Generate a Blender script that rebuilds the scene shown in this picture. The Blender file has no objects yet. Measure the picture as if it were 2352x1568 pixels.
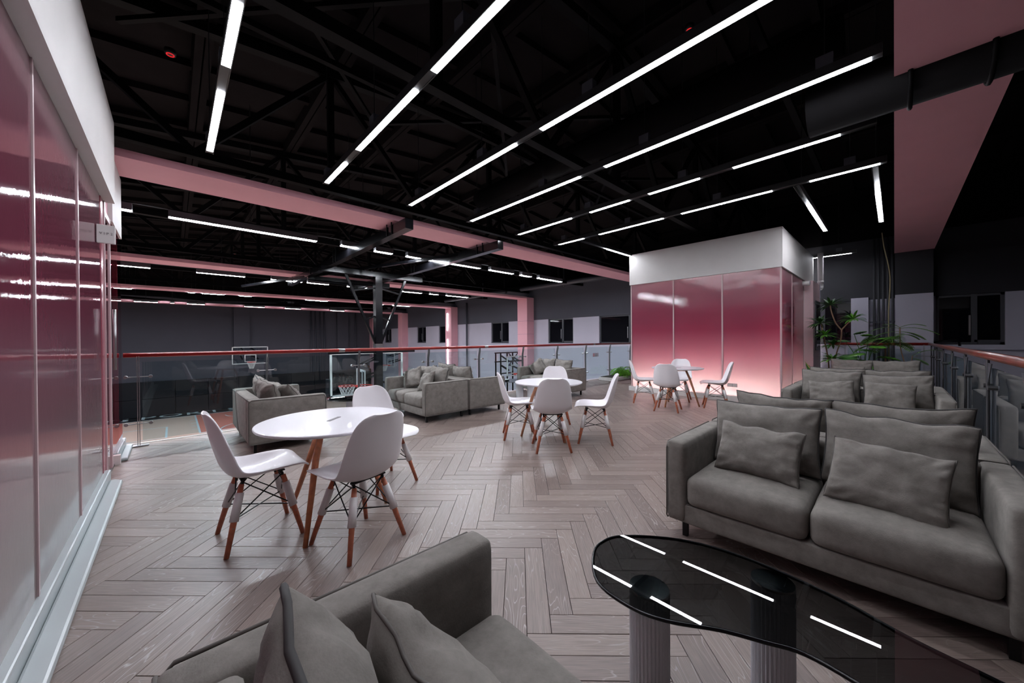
import bpy, bmesh, math, random
from mathutils import Vector, Matrix, noise
random.seed(7)
SC = bpy.context.scene
COL = SC.collection
PI = math.pi

# ------------------------------------------------------------------ camera, world, exposure
def V(*a): return Vector(a)
YAW, PITCH, ROLL, FPX = math.radians(46.75), math.radians(-0.29), math.radians(-0.39), 826.3
fw = V(math.cos(PITCH)*math.cos(YAW), math.cos(PITCH)*math.sin(YAW), math.sin(PITCH))
rt = V(math.sin(YAW), -math.cos(YAW), 0); up = rt.cross(fw)
r2 = math.cos(ROLL)*rt + math.sin(ROLL)*up
u2 = -math.sin(ROLL)*rt + math.cos(ROLL)*up
CAM = V(0, 0, 1.2)
cam_data = bpy.data.cameras.new('camera'); cam = bpy.data.objects.new('camera', cam_data); COL.objects.link(cam)
cam_data.sensor_width = 36; cam_data.lens = FPX/2352*36; cam_data.clip_start = 0.05; cam_data.clip_end = 200
cam.matrix_world = Matrix(((r2.x, u2.x, -fw.x, 0), (r2.y, u2.y, -fw.y, 0), (r2.z, u2.z, -fw.z, CAM.z), (0, 0, 0, 1)))
SC.camera = cam
w = bpy.data.worlds.new('night'); SC.world = w; w.use_nodes = True
w.node_tree.nodes['Background'].inputs[0].default_value = (0.004, 0.005, 0.008, 1)
w.node_tree.nodes['Background'].inputs[1].default_value = 1.0
SC.view_settings.view_transform = 'Standard'; SC.view_settings.look = 'None'
SC.view_settings.exposure = 1.15; SC.view_settings.gamma = 1.0; SC.view_settings.use_curve_mapping = False
STRIP_LOUNGE, STRIP_HALL, LED_BASE, NEON = 26.0, 86.0, 480.0, 14.0

def ray_plane(px, py, axis, val):
    """point of the place seen at a measured pixel, used to read lamp ends off one row"""
    d = fw + (px-1176)/FPX*r2 - (py-784)/FPX*u2
    return CAM + d*((val-CAM[axis])/d[axis])
def project(p):
    v = p-CAM; z = v.dot(fw)
    if z < 0.05: return None
    return (1176+FPX*v.dot(r2)/z, 784-FPX*v.dot(u2)/z, z)

# ------------------------------------------------------------------ mesh builder
class MB:
    def __init__(s): s.v = []; s.f = []; s.uv = None
    def add(s, vs, fs):
        o = len(s.v); s.v += [tuple(p) for p in vs]; s.f += [tuple(i+o for i in f) for f in fs]; return s
    def box(s, x0, x1, y0, y1, z0, z1):
        return s.add([(x0,y0,z0),(x1,y0,z0),(x1,y1,z0),(x0,y1,z0),(x0,y0,z1),(x1,y0,z1),(x1,y1,z1),(x0,y1,z1)],
                     [(0,3,2,1),(4,5,6,7),(0,1,5,4),(1,2,6,5),(2,3,7,6),(3,0,4,7)])
    def bar(s, p, q, w, h, upv=(0,0,1)):
        p, q = Vector(p), Vector(q); d = (q-p).normalized(); u = Vector(upv)
        if abs(d.dot(u)) > .98: u = Vector((0,1,0)) if abs(d.y) < .9 else Vector((1,0,0))
        a = d.cross(u).normalized()*w/2; b = a.cross(d).normalized()*h/2
        return s.add([p-a-b,p+a-b,p+a+b,p-a+b,q-a-b,q+a-b,q+a+b,q-a+b],
                     [(0,3,2,1),(4,5,6,7),(0,1,5,4),(1,2,6,5),(2,3,7,6),(3,0,4,7)])
    def tube(s, pts, r, n=8, cap=True, closed=False):
        pts = [Vector(p) for p in pts]; m = len(pts); rs = r if isinstance(r, (list, tuple)) else [r]*m
        prev = None; vs = []; fs = []
        for i, p in enumerate(pts):
            if closed: d = pts[(i+1) % m]-pts[i-1]
            elif i == 0: d = pts[1]-p
            elif i == m-1: d = p-pts[i-1]
            else: d = pts[i+1]-pts[i-1]
            d.normalize()
            if prev is None:
                a = d.cross(V(0,0,1))
                if a.length < .05: a = d.cross(V(1,0,0))
            else: a = prev - d*prev.dot(d)
            a.normalize(); prev = a; b = d.cross(a)
            for k in range(n):
                t = 2*PI*k/n; vs.append(p+(a*math.cos(t)+b*math.sin(t))*rs[i])
        for i in range(m if closed else m-1):
            for k in range(n):
                j = (i+1) % m
                fs.append((i*n+k, i*n+(k+1) % n, j*n+(k+1) % n, j*n+k))
        if cap and not closed:
            fs.append(tuple(range(n-1, -1, -1))); fs.append(tuple((m-1)*n+k for k in range(n)))
        return s.add(vs, fs)
    def lathe(s, prof, n=32, c=(0,0,0), flute=0, fl=0.0):
        vs = []; fs = []; m = len(prof)
        for r, z in prof:
            for k in range(n):
                t = 2*PI*k/n; rr = r*(1-(fl*(0.5+0.5*math.cos(flute*t)) if flute else 0))
                vs.append((c[0]+rr*math.cos(t), c[1]+rr*math.sin(t), c[2]+z))
        for i in range(m-1):
            for k in range(n):
                fs.append((i*n+k, i*n+(k+1) % n, (i+1)*n+(k+1) % n, (i+1)*n+k))
        if prof[0][0] > 1e-4: fs.append(tuple(range(n-1, -1, -1)))
        if prof[-1][0] > 1e-4: fs.append(tuple((m-1)*n+k for k in range(n)))
        return s.add(vs, fs)
    def prism(s, out, z0, z1):
        n = len(out); vs = [(x,y,z0) for x,y in out]+[(x,y,z1) for x,y in out]
        return s.add(vs, [tuple(range(n-1,-1,-1)), tuple(range(n,2*n))]+[(i,(i+1)%n,n+(i+1)%n,n+i) for i in range(n)])
    def xf(s, M):
        s.v = [tuple(M @ Vector(p)) for p in s.v]; return s
    def mesh(s, name, mat, smooth=False):
        me = bpy.data.meshes.new(name); me.from_pydata(s.v, [], s.f); me.validate()
        if mat: me.materials.append(mat)
        if smooth:
            for p in me.polygons: p.use_smooth = True
        me.update(); return me
    def build(s, name, mat, parent=None, smooth=False, loc=None, bevel=0):
        o = bpy.data.objects.new(name, s.mesh(name, mat, smooth)); COL.objects.link(o)
        if parent: o.parent = parent
        if loc: o.location = loc
        if bevel:
            m = o.modifiers.new('bevel', 'BEVEL'); m.width = bevel; m.segments = 2; m.limit_method = 'ANGLE'
        return o

def text_mesh(name, body, size, ext, mat_, parent, loc, rot=(0,0,0)):
    c = bpy.data.curves.new('text', 'FONT'); c.body = body; c.size = size; c.extrude = ext; c.align_x = 'CENTER'; c.align_y = 'BOTTOM'; c.resolution_u = 3
    t_ = bpy.data.objects.new('text', c); me = bpy.data.meshes.new_from_object(t_); bpy.data.objects.remove(t_); bpy.data.curves.remove(c)
    me.materials.clear(); me.materials.append(mat_); me.name = name
    o = bpy.data.objects.new(name, me); COL.objects.link(o); o.parent = parent; o.location = loc; o.rotation_euler = rot; return o
def tag(o, label, cat, group=None, kind=None):
    if label: o['label'] = label
    if cat: o['category'] = cat
    if group: o['group'] = group
    if kind: o['kind'] = kind
    return o
def thing(name, label, cat, loc=(0,0,0), rz=0, group=None):
    o = bpy.data.objects.new(name, None); COL.objects.link(o); o.location = loc; o.rotation_euler = (0,0,rz)
    o.empty_display_size = .1
    return tag(o, label, cat, group)
def struct(o, label=None):
    o['kind'] = 'structure'
    if label: o['label'] = label
    return o
def copy_tree(o, parent=None):
    c = o.copy(); COL.objects.link(c); c.parent = parent
    for ch in list(KIDS.get(o, [])) if o in KIDS else [x for x in bpy.data.objects if x.parent == o]:
        copy_tree(ch, c)
    return c
KIDS = {}
def place(root, loc, rz, label, group=None, first=False):
    o = root if first else copy_tree(root)
    o.location = loc; o.rotation_euler = (0,0,rz); o['label'] = label
    if group: o['group'] = group
    return o

def bez(pts, k=6):
    """Catmull-Rom through points"""
    out = []; n = len(pts); P = [Vector(p) for p in pts]
    for i in range(n-1):
        p0 = P[max(i-1,0)]; p1 = P[i]; p2 = P[i+1]; p3 = P[min(i+2,n-1)]
        for j in range(k):
            t = j/k
            out.append(0.5*((2*p1)+(p2-p0)*t+(2*p0-5*p1+4*p2-p3)*t*t+(3*p1-p0-3*p2+p3)*t**3))
    out.append(P[-1]); return out

# ------------------------------------------------------------------ materials
def mat(name, color, rough=.5, metal=0, spec=.5, emit=None, es=0, coat=0, var=0, vscale=8, bump=0, bscale=40, sheen=0):
    m = bpy.data.materials.new(name); m.use_nodes = True; nt = m.node_tree; b = nt.nodes['Principled BSDF']
    b.inputs['Base Color'].default_value = (*color, 1); b.inputs['Roughness'].default_value = rough
    b.inputs['Metallic'].default_value = metal; b.inputs['Specular IOR Level'].default_value = spec
    b.inputs['Coat Weight'].default_value = coat; b.inputs['Coat Roughness'].default_value = .05
    b.inputs['Sheen Weight'].default_value = sheen
    if emit: b.inputs['Emission Color'].default_value = (*emit, 1); b.inputs['Emission Strength'].default_value = es
    if var or bump:
        tc = nt.nodes.new('ShaderNodeTexCoord'); 
        nz = nt.nodes.new('ShaderNodeTexNoise'); nz.inputs['Scale'].default_value = vscale; nz.inputs['Detail'].default_value = 6
        nt.links.new(tc.outputs['Object'], nz.inputs['Vector'])
        if var:
            r = nt.nodes.new('ShaderNodeValToRGB'); r.color_ramp.elements[0].position = .3; r.color_ramp.elements[1].position = .7
            r.color_ramp.elements[0].color = (*[c*(1-var) for c in color], 1); r.color_ramp.elements[1].color = (*[min(1, c*(1+var)) for c in color], 1)
            nt.links.new(nz.outputs['Fac'], r.inputs['Fac']); nt.links.new(r.outputs['Color'], b.inputs['Base Color'])
        if bump:
            n2 = nt.nodes.new('ShaderNodeTexNoise'); n2.inputs['Scale'].default_value = bscale; n2.inputs['Detail'].default_value = 4
            nt.links.new(tc.outputs['Object'], n2.inputs['Vector'])
            bp = nt.nodes.new('ShaderNodeBump'); bp.inputs['Strength'].default_value = bump; bp.inputs['Distance'].default_value = .01
            nt.links.new(n2.outputs['Fac'], bp.inputs['Height']); nt.links.new(bp.outputs['Normal'], b.inputs['Normal'])
    return m
def glass(name, tint, refl=.0, rough=0.0, ior=1.5):
    """sheet glass: tinted see-through with Fresnel reflection"""
    m = bpy.data.materials.new(name); m.use_nodes = True; nt = m.node_tree; nt.nodes.clear()
    out = nt.nodes.new('ShaderNodeOutputMaterial'); t = nt.nodes.new('ShaderNodeBsdfTransparent'); g = nt.nodes.new('ShaderNodeBsdfGlossy')
    mx = nt.nodes.new('ShaderNodeMixShader'); fr = nt.nodes.new('ShaderNodeFresnel'); fr.inputs['IOR'].default_value = ior
    t.inputs['Color'].default_value = (*tint, 1); g.inputs['Roughness'].default_value = rough; g.inputs['Color'].default_value = (1,1,1,1)
    ad = nt.nodes.new('ShaderNodeMath'); ad.operation = 'ADD'; ad.inputs[1].default_value = refl; ad.use_clamp = True
    ge = nt.nodes.new('ShaderNodeNewGeometry'); fl_ = nt.nodes.new('ShaderNodeMath'); fl_.operation = 'SUBTRACT'; fl_.inputs[0].default_value = 1
    nt.links.new(ge.outputs['Backfacing'], fl_.inputs[1]); ml = nt.nodes.new('ShaderNodeMath'); ml.operation = 'MULTIPLY'
    nt.links.new(fr.outputs[0], ad.inputs[0]); nt.links.new(ad.outputs[0], ml.inputs[0]); nt.links.new(fl_.outputs[0], ml.inputs[1]); nt.links.new(ml.outputs[0], mx.inputs[0])
    nt.links.new(t.outputs[0], mx.inputs[1]); nt.links.new(g.outputs[0], mx.inputs[2]); nt.links.new(mx.outputs[0], out.inputs[0])
    return m
def emission(name, color, s):
    m = bpy.data.materials.new(name); m.use_nodes = True; nt = m.node_tree; nt.nodes.clear()
    out = nt.nodes.new('ShaderNodeOutputMaterial'); e = nt.nodes.new('ShaderNodeEmission')
    e.inputs['Color'].default_value = (*color, 1); e.inputs['Strength'].default_value = s; nt.links.new(e.outputs[0], out.inputs[0]); return m

def film_glass(name):
    """glossy panels with a printed pink film that fades from white at the foot through deep rose to pale pink"""
    m = bpy.data.materials.new(name); m.use_nodes = True; nt = m.node_tree; nt.nodes.clear(); N = nt.nodes.new; L = nt.links.new
    out = N('ShaderNodeOutputMaterial'); geo = N('ShaderNodeNewGeometry'); sep = N('ShaderNodeSeparateXYZ'); L(geo.outputs['Position'], sep.inputs[0])
    mr = N('ShaderNodeMapRange'); mr.inputs[1].default_value = 0; mr.inputs[2].default_value = 2.5; L(sep.outputs[2], mr.inputs[0])
    r = N('ShaderNodeValToRGB'); L(mr.outputs[0], r.inputs[0]); cr = r.color_ramp
    stops = [(0, (.50,.42,.42)), (.16, (.49,.385,.39)), (.36, (.43,.21,.25)), (.55, (.33,.075,.125)), (.72, (.34,.09,.14)), (.88, (.41,.19,.235)), (1, (.48,.31,.34))]
    cr.elements[0].position = 0; cr.elements[0].color = (*stops[0][1],1); cr.elements[1].position = 1; cr.elements[1].color = (*stops[-1][1],1)
    for p, c in stops[1:-1]:
        e = cr.elements.new(p); e.color = (*c,1)
    d = N('ShaderNodeBsdfDiffuse'); t = N('ShaderNodeBsdfTranslucent'); L(r.outputs[0], d.inputs[0]); L(r.outputs[0], t.inputs[0])
    mx = N('ShaderNodeMixShader'); mx.inputs[0].default_value = .5; L(d.outputs[0], mx.inputs[1]); L(t.outputs[0], mx.inputs[2])
    # slightly uneven glass surface: long low waves and a fine ripple
    tc = N('ShaderNodeTexCoord'); mp = N('ShaderNodeMapping'); mp.inputs['Scale'].default_value = (5,5,3.6); L(tc.outputs['Object'], mp.inputs[0])
    n1 = N('ShaderNodeTexNoise'); n1.inputs['Scale'].default_value = 3.0; n1.inputs['Detail'].default_value = 5; n1.inputs['Roughness'].default_value = .62; L(mp.outputs[0], n1.inputs['Vector'])
    bp = N('ShaderNodeBump'); bp.inputs['Strength'].default_value = .024; bp.inputs['Distance'].default_value = .03; L(n1.outputs['Fac'], bp.inputs['Height'])
    g = N('ShaderNodeBsdfGlossy'); g.inputs['Roughness'].default_value = .04; L(bp.outputs[0], g.inputs['Normal'])
    fr = N('ShaderNodeFresnel'); fr.inputs['IOR'].default_value = 1.55; L(bp.outputs[0], fr.inputs['Normal'])
    m2 = N('ShaderNodeMixShader'); L(fr.outputs[0], m2.inputs[0]); L(mx.outputs[0], m2.inputs[1]); L(g.outputs[0], m2.inputs[2]); L(m2.outputs[0], out.inputs[0])
    return m

def wood_floor():
    m = bpy.data.materials.new('limed_oak_plank'); m.use_nodes = True; nt = m.node_tree; b = nt.nodes['Principled BSDF']; N = nt.nodes.new; L = nt.links.new
    uv = N('ShaderNodeUVMap'); oi = N('ShaderNodeObjectInfo'); ge = N('ShaderNodeNewGeometry')
    ad = N('ShaderNodeMath'); ad.operation = 'ADD'; L(oi.outputs['Random'], ad.inputs[0]); L(ge.outputs['Random Per Island'], ad.inputs[1])
    fr = N('ShaderNodeMath'); fr.operation = 'FRACT'; L(ad.outputs[0], fr.inputs[0])
    mu = N('ShaderNodeMath'); mu.operation = 'MULTIPLY'; mu.inputs[1].default_value = 37; L(fr.outputs[0], mu.inputs[0])
    cb = N('ShaderNodeCombineXYZ'); L(mu.outputs[0], cb.inputs[0]); L(mu.outputs[0], cb.inputs[2])
    va = N('ShaderNodeVectorMath'); va.operation = 'ADD'; L(uv.outputs[0], va.inputs[0]); L(cb.outputs[0], va.inputs[1])
    # broad figure: stretched wavy rings
    mp = N('ShaderNodeMapping'); mp.inputs['Scale'].default_value = (2.0, 14, 1); L(va.outputs[0], mp.inputs[0])
    n1 = N('ShaderNodeTexNoise'); n1.inputs['Scale'].default_value = 1.0; n1.inputs['Detail'].default_value = 1.5; L(mp.outputs[0], n1.inputs['Vector'])
    sn = N('ShaderNodeMath'); sn.operation = 'MULTIPLY'; sn.inputs[1].default_value = 15; L(n1.outputs['Fac'], sn.inputs[0])
    pp = N('ShaderNodeMath'); pp.operation = 'FRACT'; L(sn.outputs[0], pp.inputs[0])
    r1 = N('ShaderNodeValToRGB'); r1.color_ramp.elements[0].position = 0; r1.color_ramp.elements[0].color = (0,0,0,1)
    r1.color_ramp.elements[1].position = .82; r1.color_ramp.elements[1].color = (0,0,0,1)
    e = r1.color_ramp.elements.new(.93); e.color = (1,1,1,1); e = r1.color_ramp.elements.new(1); e.color = (0,0,0,1); L(pp.outputs[0], r1.inputs[0])
    # fine pores
    m2 = N('ShaderNodeMapping'); m2.inputs['Scale'].default_value = (9, 260, 1); L(va.outputs[0], m2.inputs[0])
    n2 = N('ShaderNodeTexNoise'); n2.inputs['Scale'].default_value = 1.0; n2.inputs['Detail'].default_value = 3; L(m2.outputs[0], n2.inputs['Vector'])
    # base tone per plank
    rb = N('ShaderNodeValToRGB'); rb.color_ramp.elements[0].color = (.160,.119,.105,1); rb.color_ramp.elements[1].color = (.240,.186,.164,1); L(fr.outputs[0], rb.inputs[0])
    mxa = N('ShaderNodeMix'); mxa.data_type = 'RGBA'; mxa.blend_type = 'MULTIPLY'; mxa.inputs[0].default_value = .75
    rp = N('ShaderNodeValToRGB'); rp.color_ramp.elements[0].position = .3; rp.color_ramp.elements[0].color = (.68,.66,.66,1); rp.color_ramp.elements[1].position = .7; rp.color_ramp.elements[1].color = (1.15,1.15,1.15,1)
    L(n2.outputs['Fac'], rp.inputs[0]); L(rb.outputs[0], mxa.inputs[6]); L(rp.outputs[0], mxa.inputs[7])
    mxb = N('ShaderNodeMix'); mxb.data_type = 'RGBA'; mxb.inputs[7].default_value = (.46,.42,.40,1)
    k = N('ShaderNodeMath'); k.operation = 'MULTIPLY'; L(r1.outputs[0], k.inputs[0])
    n3 = N('ShaderNodeTexNoise'); n3.inputs['Scale'].default_value = 3; L(va.outputs[0], n3.inputs['Vector'])
    r3 = N('ShaderNodeValToRGB'); r3.color_ramp.elements[0].position = .38; r3.color_ramp.elements[1].position = .7; r3.color_ramp.elements[1].color = (.8,.8,.8,1); L(n3.outputs['Fac'], r3.inputs[0]); L(r3.outputs[0], k.inputs[1])
    L(k.outputs[0], mxb.inputs[0]); L(mxa.outputs[2], mxb.inputs[6]); L(mxb.outputs[2], b.inputs['Base Color'])
    b.inputs['Roughness'].default_value = .36; b.inputs['Specular IOR Level'].default_value = .5
    bp = N('ShaderNodeBump'); bp.inputs['Strength'].default_value = .12; bp.inputs['Distance'].default_value = .002; L(n2.outputs['Fac'], bp.inputs['Height']); L(bp.outputs[0], b.inputs['Normal'])
    return m

def suede():
    m = bpy.data.materials.new('taupe_suede'); m.use_nodes = True; nt = m.node_tree; b = nt.nodes['Principled BSDF']; N = nt.nodes.new; L = nt.links.new
    tc = N('ShaderNodeTexCoord'); n = N('ShaderNodeTexNoise'); n.inputs['Scale'].default_value = 14; n.inputs['Detail'].default_value = 8; n.inputs['Roughness'].default_value = .7; L(tc.outputs['Object'], n.inputs['Vector'])
    r = N('ShaderNodeValToRGB'); r.color_ramp.elements[0].position = .32; r.color_ramp.elements[0].color = (.145,.132,.118,1); r.color_ramp.elements[1].position = .68; r.color_ramp.elements[1].color = (.225,.207,.187,1)
    L(n.outputs['Fac'], r.inputs[0]); L(r.outputs[0], b.inputs['Base Color'])
    b.inputs['Roughness'].default_value = .85; b.inputs['Specular IOR Level'].default_value = .2; b.inputs['Sheen Weight'].default_value = .05
    n2 = N('ShaderNodeTexNoise'); n2.inputs['Scale'].default_value = 220; n2.inputs['Detail'].default_value = 3; L(tc.outputs['Object'], n2.inputs['Vector'])
    n3 = N('ShaderNodeTexNoise'); n3.inputs['Scale'].default_value = 7; n3.inputs['Detail'].default_value = 2; L(tc.outputs['Object'], n3.inputs['Vector'])
    a = N('ShaderNodeMath'); a.operation = 'MULTIPLY_ADD'; a.inputs[1].default_value = .25; L(n2.outputs['Fac'], a.inputs[0]); L(n3.outputs['Fac'], a.inputs[2])
    bp = N('ShaderNodeBump'); bp.inputs['Strength'].default_value = .22; bp.inputs['Distance'].default_value = .012; L(a.outputs[0], bp.inputs['Height']); L(bp.outputs[0], b.inputs['Normal'])
    return m

M = dict(
    white=mat('white_paint', (.62,.60,.585), .6, var=.03, vscale=3),
    curb=mat('white_curb', (.42,.46,.47), .3),
    lightwall=mat('light_grey_paint', (.47,.46,.55), .75, var=.03, vscale=1.5),
    darkwall=mat('dark_grey_paint', (.066,.069,.090), .8, var=.04, vscale=1.5),
    nearblack=mat('near_black_paint_and_shade', (.022,.022,.028), .8),  # on the near wall section this colour carries shade; pipes are simply dark
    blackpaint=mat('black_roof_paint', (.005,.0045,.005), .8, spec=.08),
    blacktruss=mat('black_steel', (.003,.003,.0035), .6, spec=.12),
    pink=mat('pink_paint', (.74,.385,.445), .65, var=.03, vscale=2),
    pinklight=mat('pale_pink_laminate', (.74,.52,.55), .5),
    film=film_glass('pink_film_glass'),
    filmframe=mat('rose_frame', (.50,.36,.37), .35),
    tinted=glass('pink_clear_glass', (.88,.72,.76), .06),
    filmclear=glass('rose_clear_glass', (.74,.40,.47), .04),
    rail_glass=glass('green_clear_glass', (.83,.905,.91), .02),
    smoke=glass('smoked_black_glass', (.35,.365,.37), .015, ior=1.55),
    window=mat('dark_window_glass', (.004,.004,.006), .03, spec=.5),
    winframe=mat('dark_aluminium_frame', (.055,.057,.07), .4),
    plank=wood_floor(),
    gap=mat('dark_subfloor', (.03,.024,.022), .8),
    suede=suede(),
    piping=mat('dark_piping', (.045,.042,.042), .8),
    seam=mat('taupe_piping', (.10,.09,.082), .8),
    blackmetal=mat('black_metal', (.012,.012,.013), .3, metal=.6),
    chair=mat('white_plastic', (.78,.75,.775), .35, coat=.15),
    sleeve=mat('white_sleeve', (.72,.69,.69), .4),
    redwood=mat('reddish_wood', (.50,.155,.085), .4, var=.28, vscale=30),
    tablewood=mat('orange_wood', (.56,.20,.09), .4, var=.25, vscale=25),
    lightwood=mat('light_wood', (.62,.30,.17), .4, var=.15, vscale=20),
    tabletop=mat('white_tabletop', (.60,.58,.62), .3, coat=.1),
    dark=mat('dark_inlay', (.12,.11,.12), .4),
    steel=mat('stainless_steel', (.34,.33,.335), .3, metal=1),
    dullsteel=mat('dull_dark_steel', (.08,.08,.085), .4, metal=.8),
    handrail2=mat('brown_red_handrail', (.13,.022,.012), .3, coat=.2, var=.3, vscale=5),
    handrail=mat('red_handrail', (.26,.010,.008), .38, coat=.1, var=.15, vscale=6),
    fluted=mat('white_fluted_plaster', (.80,.80,.84), .55),
    housing=mat('black_lamp_housing', (.015,.015,.016), .4),
    housing2=mat('grey_lamp_housing', (.16,.16,.17), .35, metal=.5),
    lamp=emission('lamp_diffuser_lounge', (.90,.925,1.0), STRIP_LOUNGE),
    lamph=emission('lamp_diffuser_hall', (.87,.92,1.0), STRIP_HALL),
    led=emission('led_foot_light', (1.0,.95,.93), LED_BASE),
    neon=emission('column_tube', (.90,.93,1.0), NEON),
    court=mat('court_beige', (.66,.50,.42), .45, var=.03, vscale=.6),
    courtkey=mat('court_salmon', (.60,.21,.17), .45),
    courtblack=mat('court_black', (.012,.014,.018), .5),
    courtline=mat('court_line_white', (.62,.76,.82), .5),
    pad=mat('black_wall_pad', (.006,.008,.012), .6, spec=.25, bump=.1, bscale=30),
    red=mat('red_paint', (.72,.03,.02), .4),
    net=mat('white_net', (.75,.75,.75), .7),
    boardwhite=mat('white_board_frame', (.58,.60,.60), .4),
    board=glass('backboard_glass', (.86,.90,.92), .01),
    gloss=mat('gloss_black', (.004,.004,.005), .16, spec=.35),
    pvc=mat('white_pvc', (.82,.78,.79), .4),
    leaf=mat('green_leaf', (.10,.30,.03), .45, var=.35, vscale=12),
    leaf2=mat('deep_green_leaf', (.045,.15,.025), .5, var=.3, vscale=12),
    leaf3=mat('yellow_green_leaf', (.20,.25,.03), .5, var=.3, vscale=12),
    fern=mat('fern_green', (.11,.25,.045), .55, var=.3, vscale=12),
    fernbright=mat('bright_fern_green', (.15,.40,.03), .5, var=.3, vscale=12),
    stem=mat('brown_stem', (.22,.13,.08), .7),
    pot=mat('dark_planter', (.05,.045,.045), .6),
    soil=mat('soil', (.03,.022,.016), .95, bump=.4, bscale=60),
    stone=mat('pale_stone', (.52,.47,.46), .8, var=.1, vscale=20),
    matt=mat('brown_mat', (.12,.075,.07), .9),
    rope=mat('straw_cable', (.35,.29,.16), .7),
    redled=emission('red_led', (1,.03,.04), .30),
    green=emission('exit_green', (.05,.55,.2), .6),
    textgrey=mat('grey_lettering', (.18,.17,.17), .6),
    mirror=mat('mirror_metal', (.5,.5,.5), .12, metal=1),
    plasticwhite=mat('white_switch_plastic', (.62,.56,.55), .4),
)

# ------------------------------------------------------------------ hall shell
XW, YF, ZC = 12.2, 29.6, -3.1          # side wall, far wall, court floor
X0, Y0W = -6.0, -6.0
ROOF_RX, ROOF_RZ, SL = 4.5, 5.55, .105
def roof_z(x): return ROOF_RZ-abs(x-ROOF_RX)*SL

court = struct(MB().box(X0-.2, XW+.2, Y0W-.2, YF+.2, ZC-.2, ZC).build('floor.001', M['court']), 'beige sports court floor on the lower level')
def flat(name, x0,x1,y0,y1, m, dz=.004):
    return MB().box(x0,x1,y0,y1,ZC,ZC+dz).build(name, m, court)
flat('painted_key', .92, 5.88, 22.5, 28.05, M['courtkey'])
flat('black_border', X0, XW, 28.1, YF, M['courtblack'])
ln = MB()
for a in [(.84,.92,22.45,28.1),(5.88,5.96,22.45,28.1),(.84,5.96,22.42,22.5),(-.32,-.24,22.45,25.25),(-4,-.24,25.2,25.26),(-4,-.24,22.42,22.48),(X0,XW,28.04,28.1),(X0,XW,20.0,20.05)]:
    ln.box(a[0],a[1],a[2],a[3],ZC+.004,ZC+.008)
for y in (23.6,24.5,25.4,26.3): ln.box(.62,.84,y,y+.06,ZC+.004,ZC+.008)
for cx, cy, r, a0, a1 in [(3.4,22.45,1.8,0,2*PI),(3.4,26.9,1.25,PI,2*PI),(3.4,26.9,6.75,PI*1.02,PI*1.98)]:
    n = 40
    for i in range(n):
        t0 = a0+(a1-a0)*i/n; t1 = a0+(a1-a0)*(i+1)/n
        ln.add([(cx+r*math.cos(t0),cy+r*math.sin(t0),ZC+.007),(cx+r*math.cos(t1),cy+r*math.sin(t1),ZC+.007),(cx+(r-.06)*math.cos(t1),cy+(r-.06)*math.sin(t1),ZC+.007),(cx+(r-.06)*math.cos(t0),cy+(r-.06)*math.sin(t0),ZC+.007)],[(0,1,2,3)])
ln.build('court_lines', M['courtline'], court)
for ch, x in zip('SPORTS', (-2.1,-1.1,-.15,.85,1.8,2.75)):
    text_mesh('painted_letter', ch, 1.35, .003, M['courtline'], court, (x, 28.3, ZC+.007))

# far wall with pilaster and pads
wf = struct(MB().box(X0-.2, XW+.2, YF, YF+.2, ZC, 3.5).build('wall_far', M['darkwall']), 'dark grey end wall behind the court')
MB().box(X0-.2, XW+.2, YF, YF+.2, 3.5, 6).build('upper_wall', M['blackpaint'], wf)
for xa, xb in ((2.85, 3.7), (-3.4,-2.6), (9.2,10)): MB().box(xa, xb, YF-.22, YF, ZC, 3.45).build('pilaster', M['darkwall'], wf)
padm = MB().box(-.74,.74,-.05,0,-.5,.5).mesh('pad', M['pad'])
for i in range(12):
    for j in range(2):
        o = bpy.data.objects.new('wall_pad', padm); COL.objects.link(o); o.parent = wf
        o.location = (X0+.8+1.5*i, YF-.225, ZC+.52+1.01*j)
        m = o.modifiers.new('b','BEVEL'); m.width = .02; m.segments = 2
pp = MB()
for x in (7.4,7.7,8.0,8.3,10.6): pp.tube([(x,YF-.1,ZC),(x,YF-.1,3.4)], .05, 8)
pp.bar((7.2,YF-.1,2.0),(8.5,YF-.1,2.0),.04,.04); pp.build('wall_pipes', M['darkwall'], wf, smooth=True)

# right wall, light below the sill band top, dark above
WZ0, WZ1 = 1.03, 2.10
wins = [(-1.53,-.62),(.66,2.1),(4.6,5.2),(5.75,7.96),(9.23,10.6),(13.2,14.57),(17.75,19.7),(21.3,22.5),(26.5,27.7)]
doors = [(23.0,24.6),(20.0,21.1)]
rb = MB(); edges = sorted(wins)
rb.box(XW, XW+.25, 3.0, YF, WZ1, 3.55)
rw = struct(rb.build('wall_right', M['darkwall']), 'side wall, dark grey above and pale grey below, with small windows')
lw = MB(); lw.box(XW, XW+.25, Y0W, YF, ZC, WZ0); y = Y0W
for a, b in edges: lw.box(XW, XW+.25, y, a, WZ0, WZ1); y = b
lw.box(XW, XW+.25, y, YF, WZ0, WZ1); lw.build('lower_wall', M['lightwall'], rw)
MB().box(XW, XW+.25, Y0W, 3.0, WZ1, 3.55).build('painted_shade_band', M['nearblack'], rw)  # dark grey wall continues here; its weaker light is painted in as near black
MB().box(XW, XW+.25, Y0W, YF, 3.55, 6).build('upper_wall', M['blackpaint'], rw)
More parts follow.
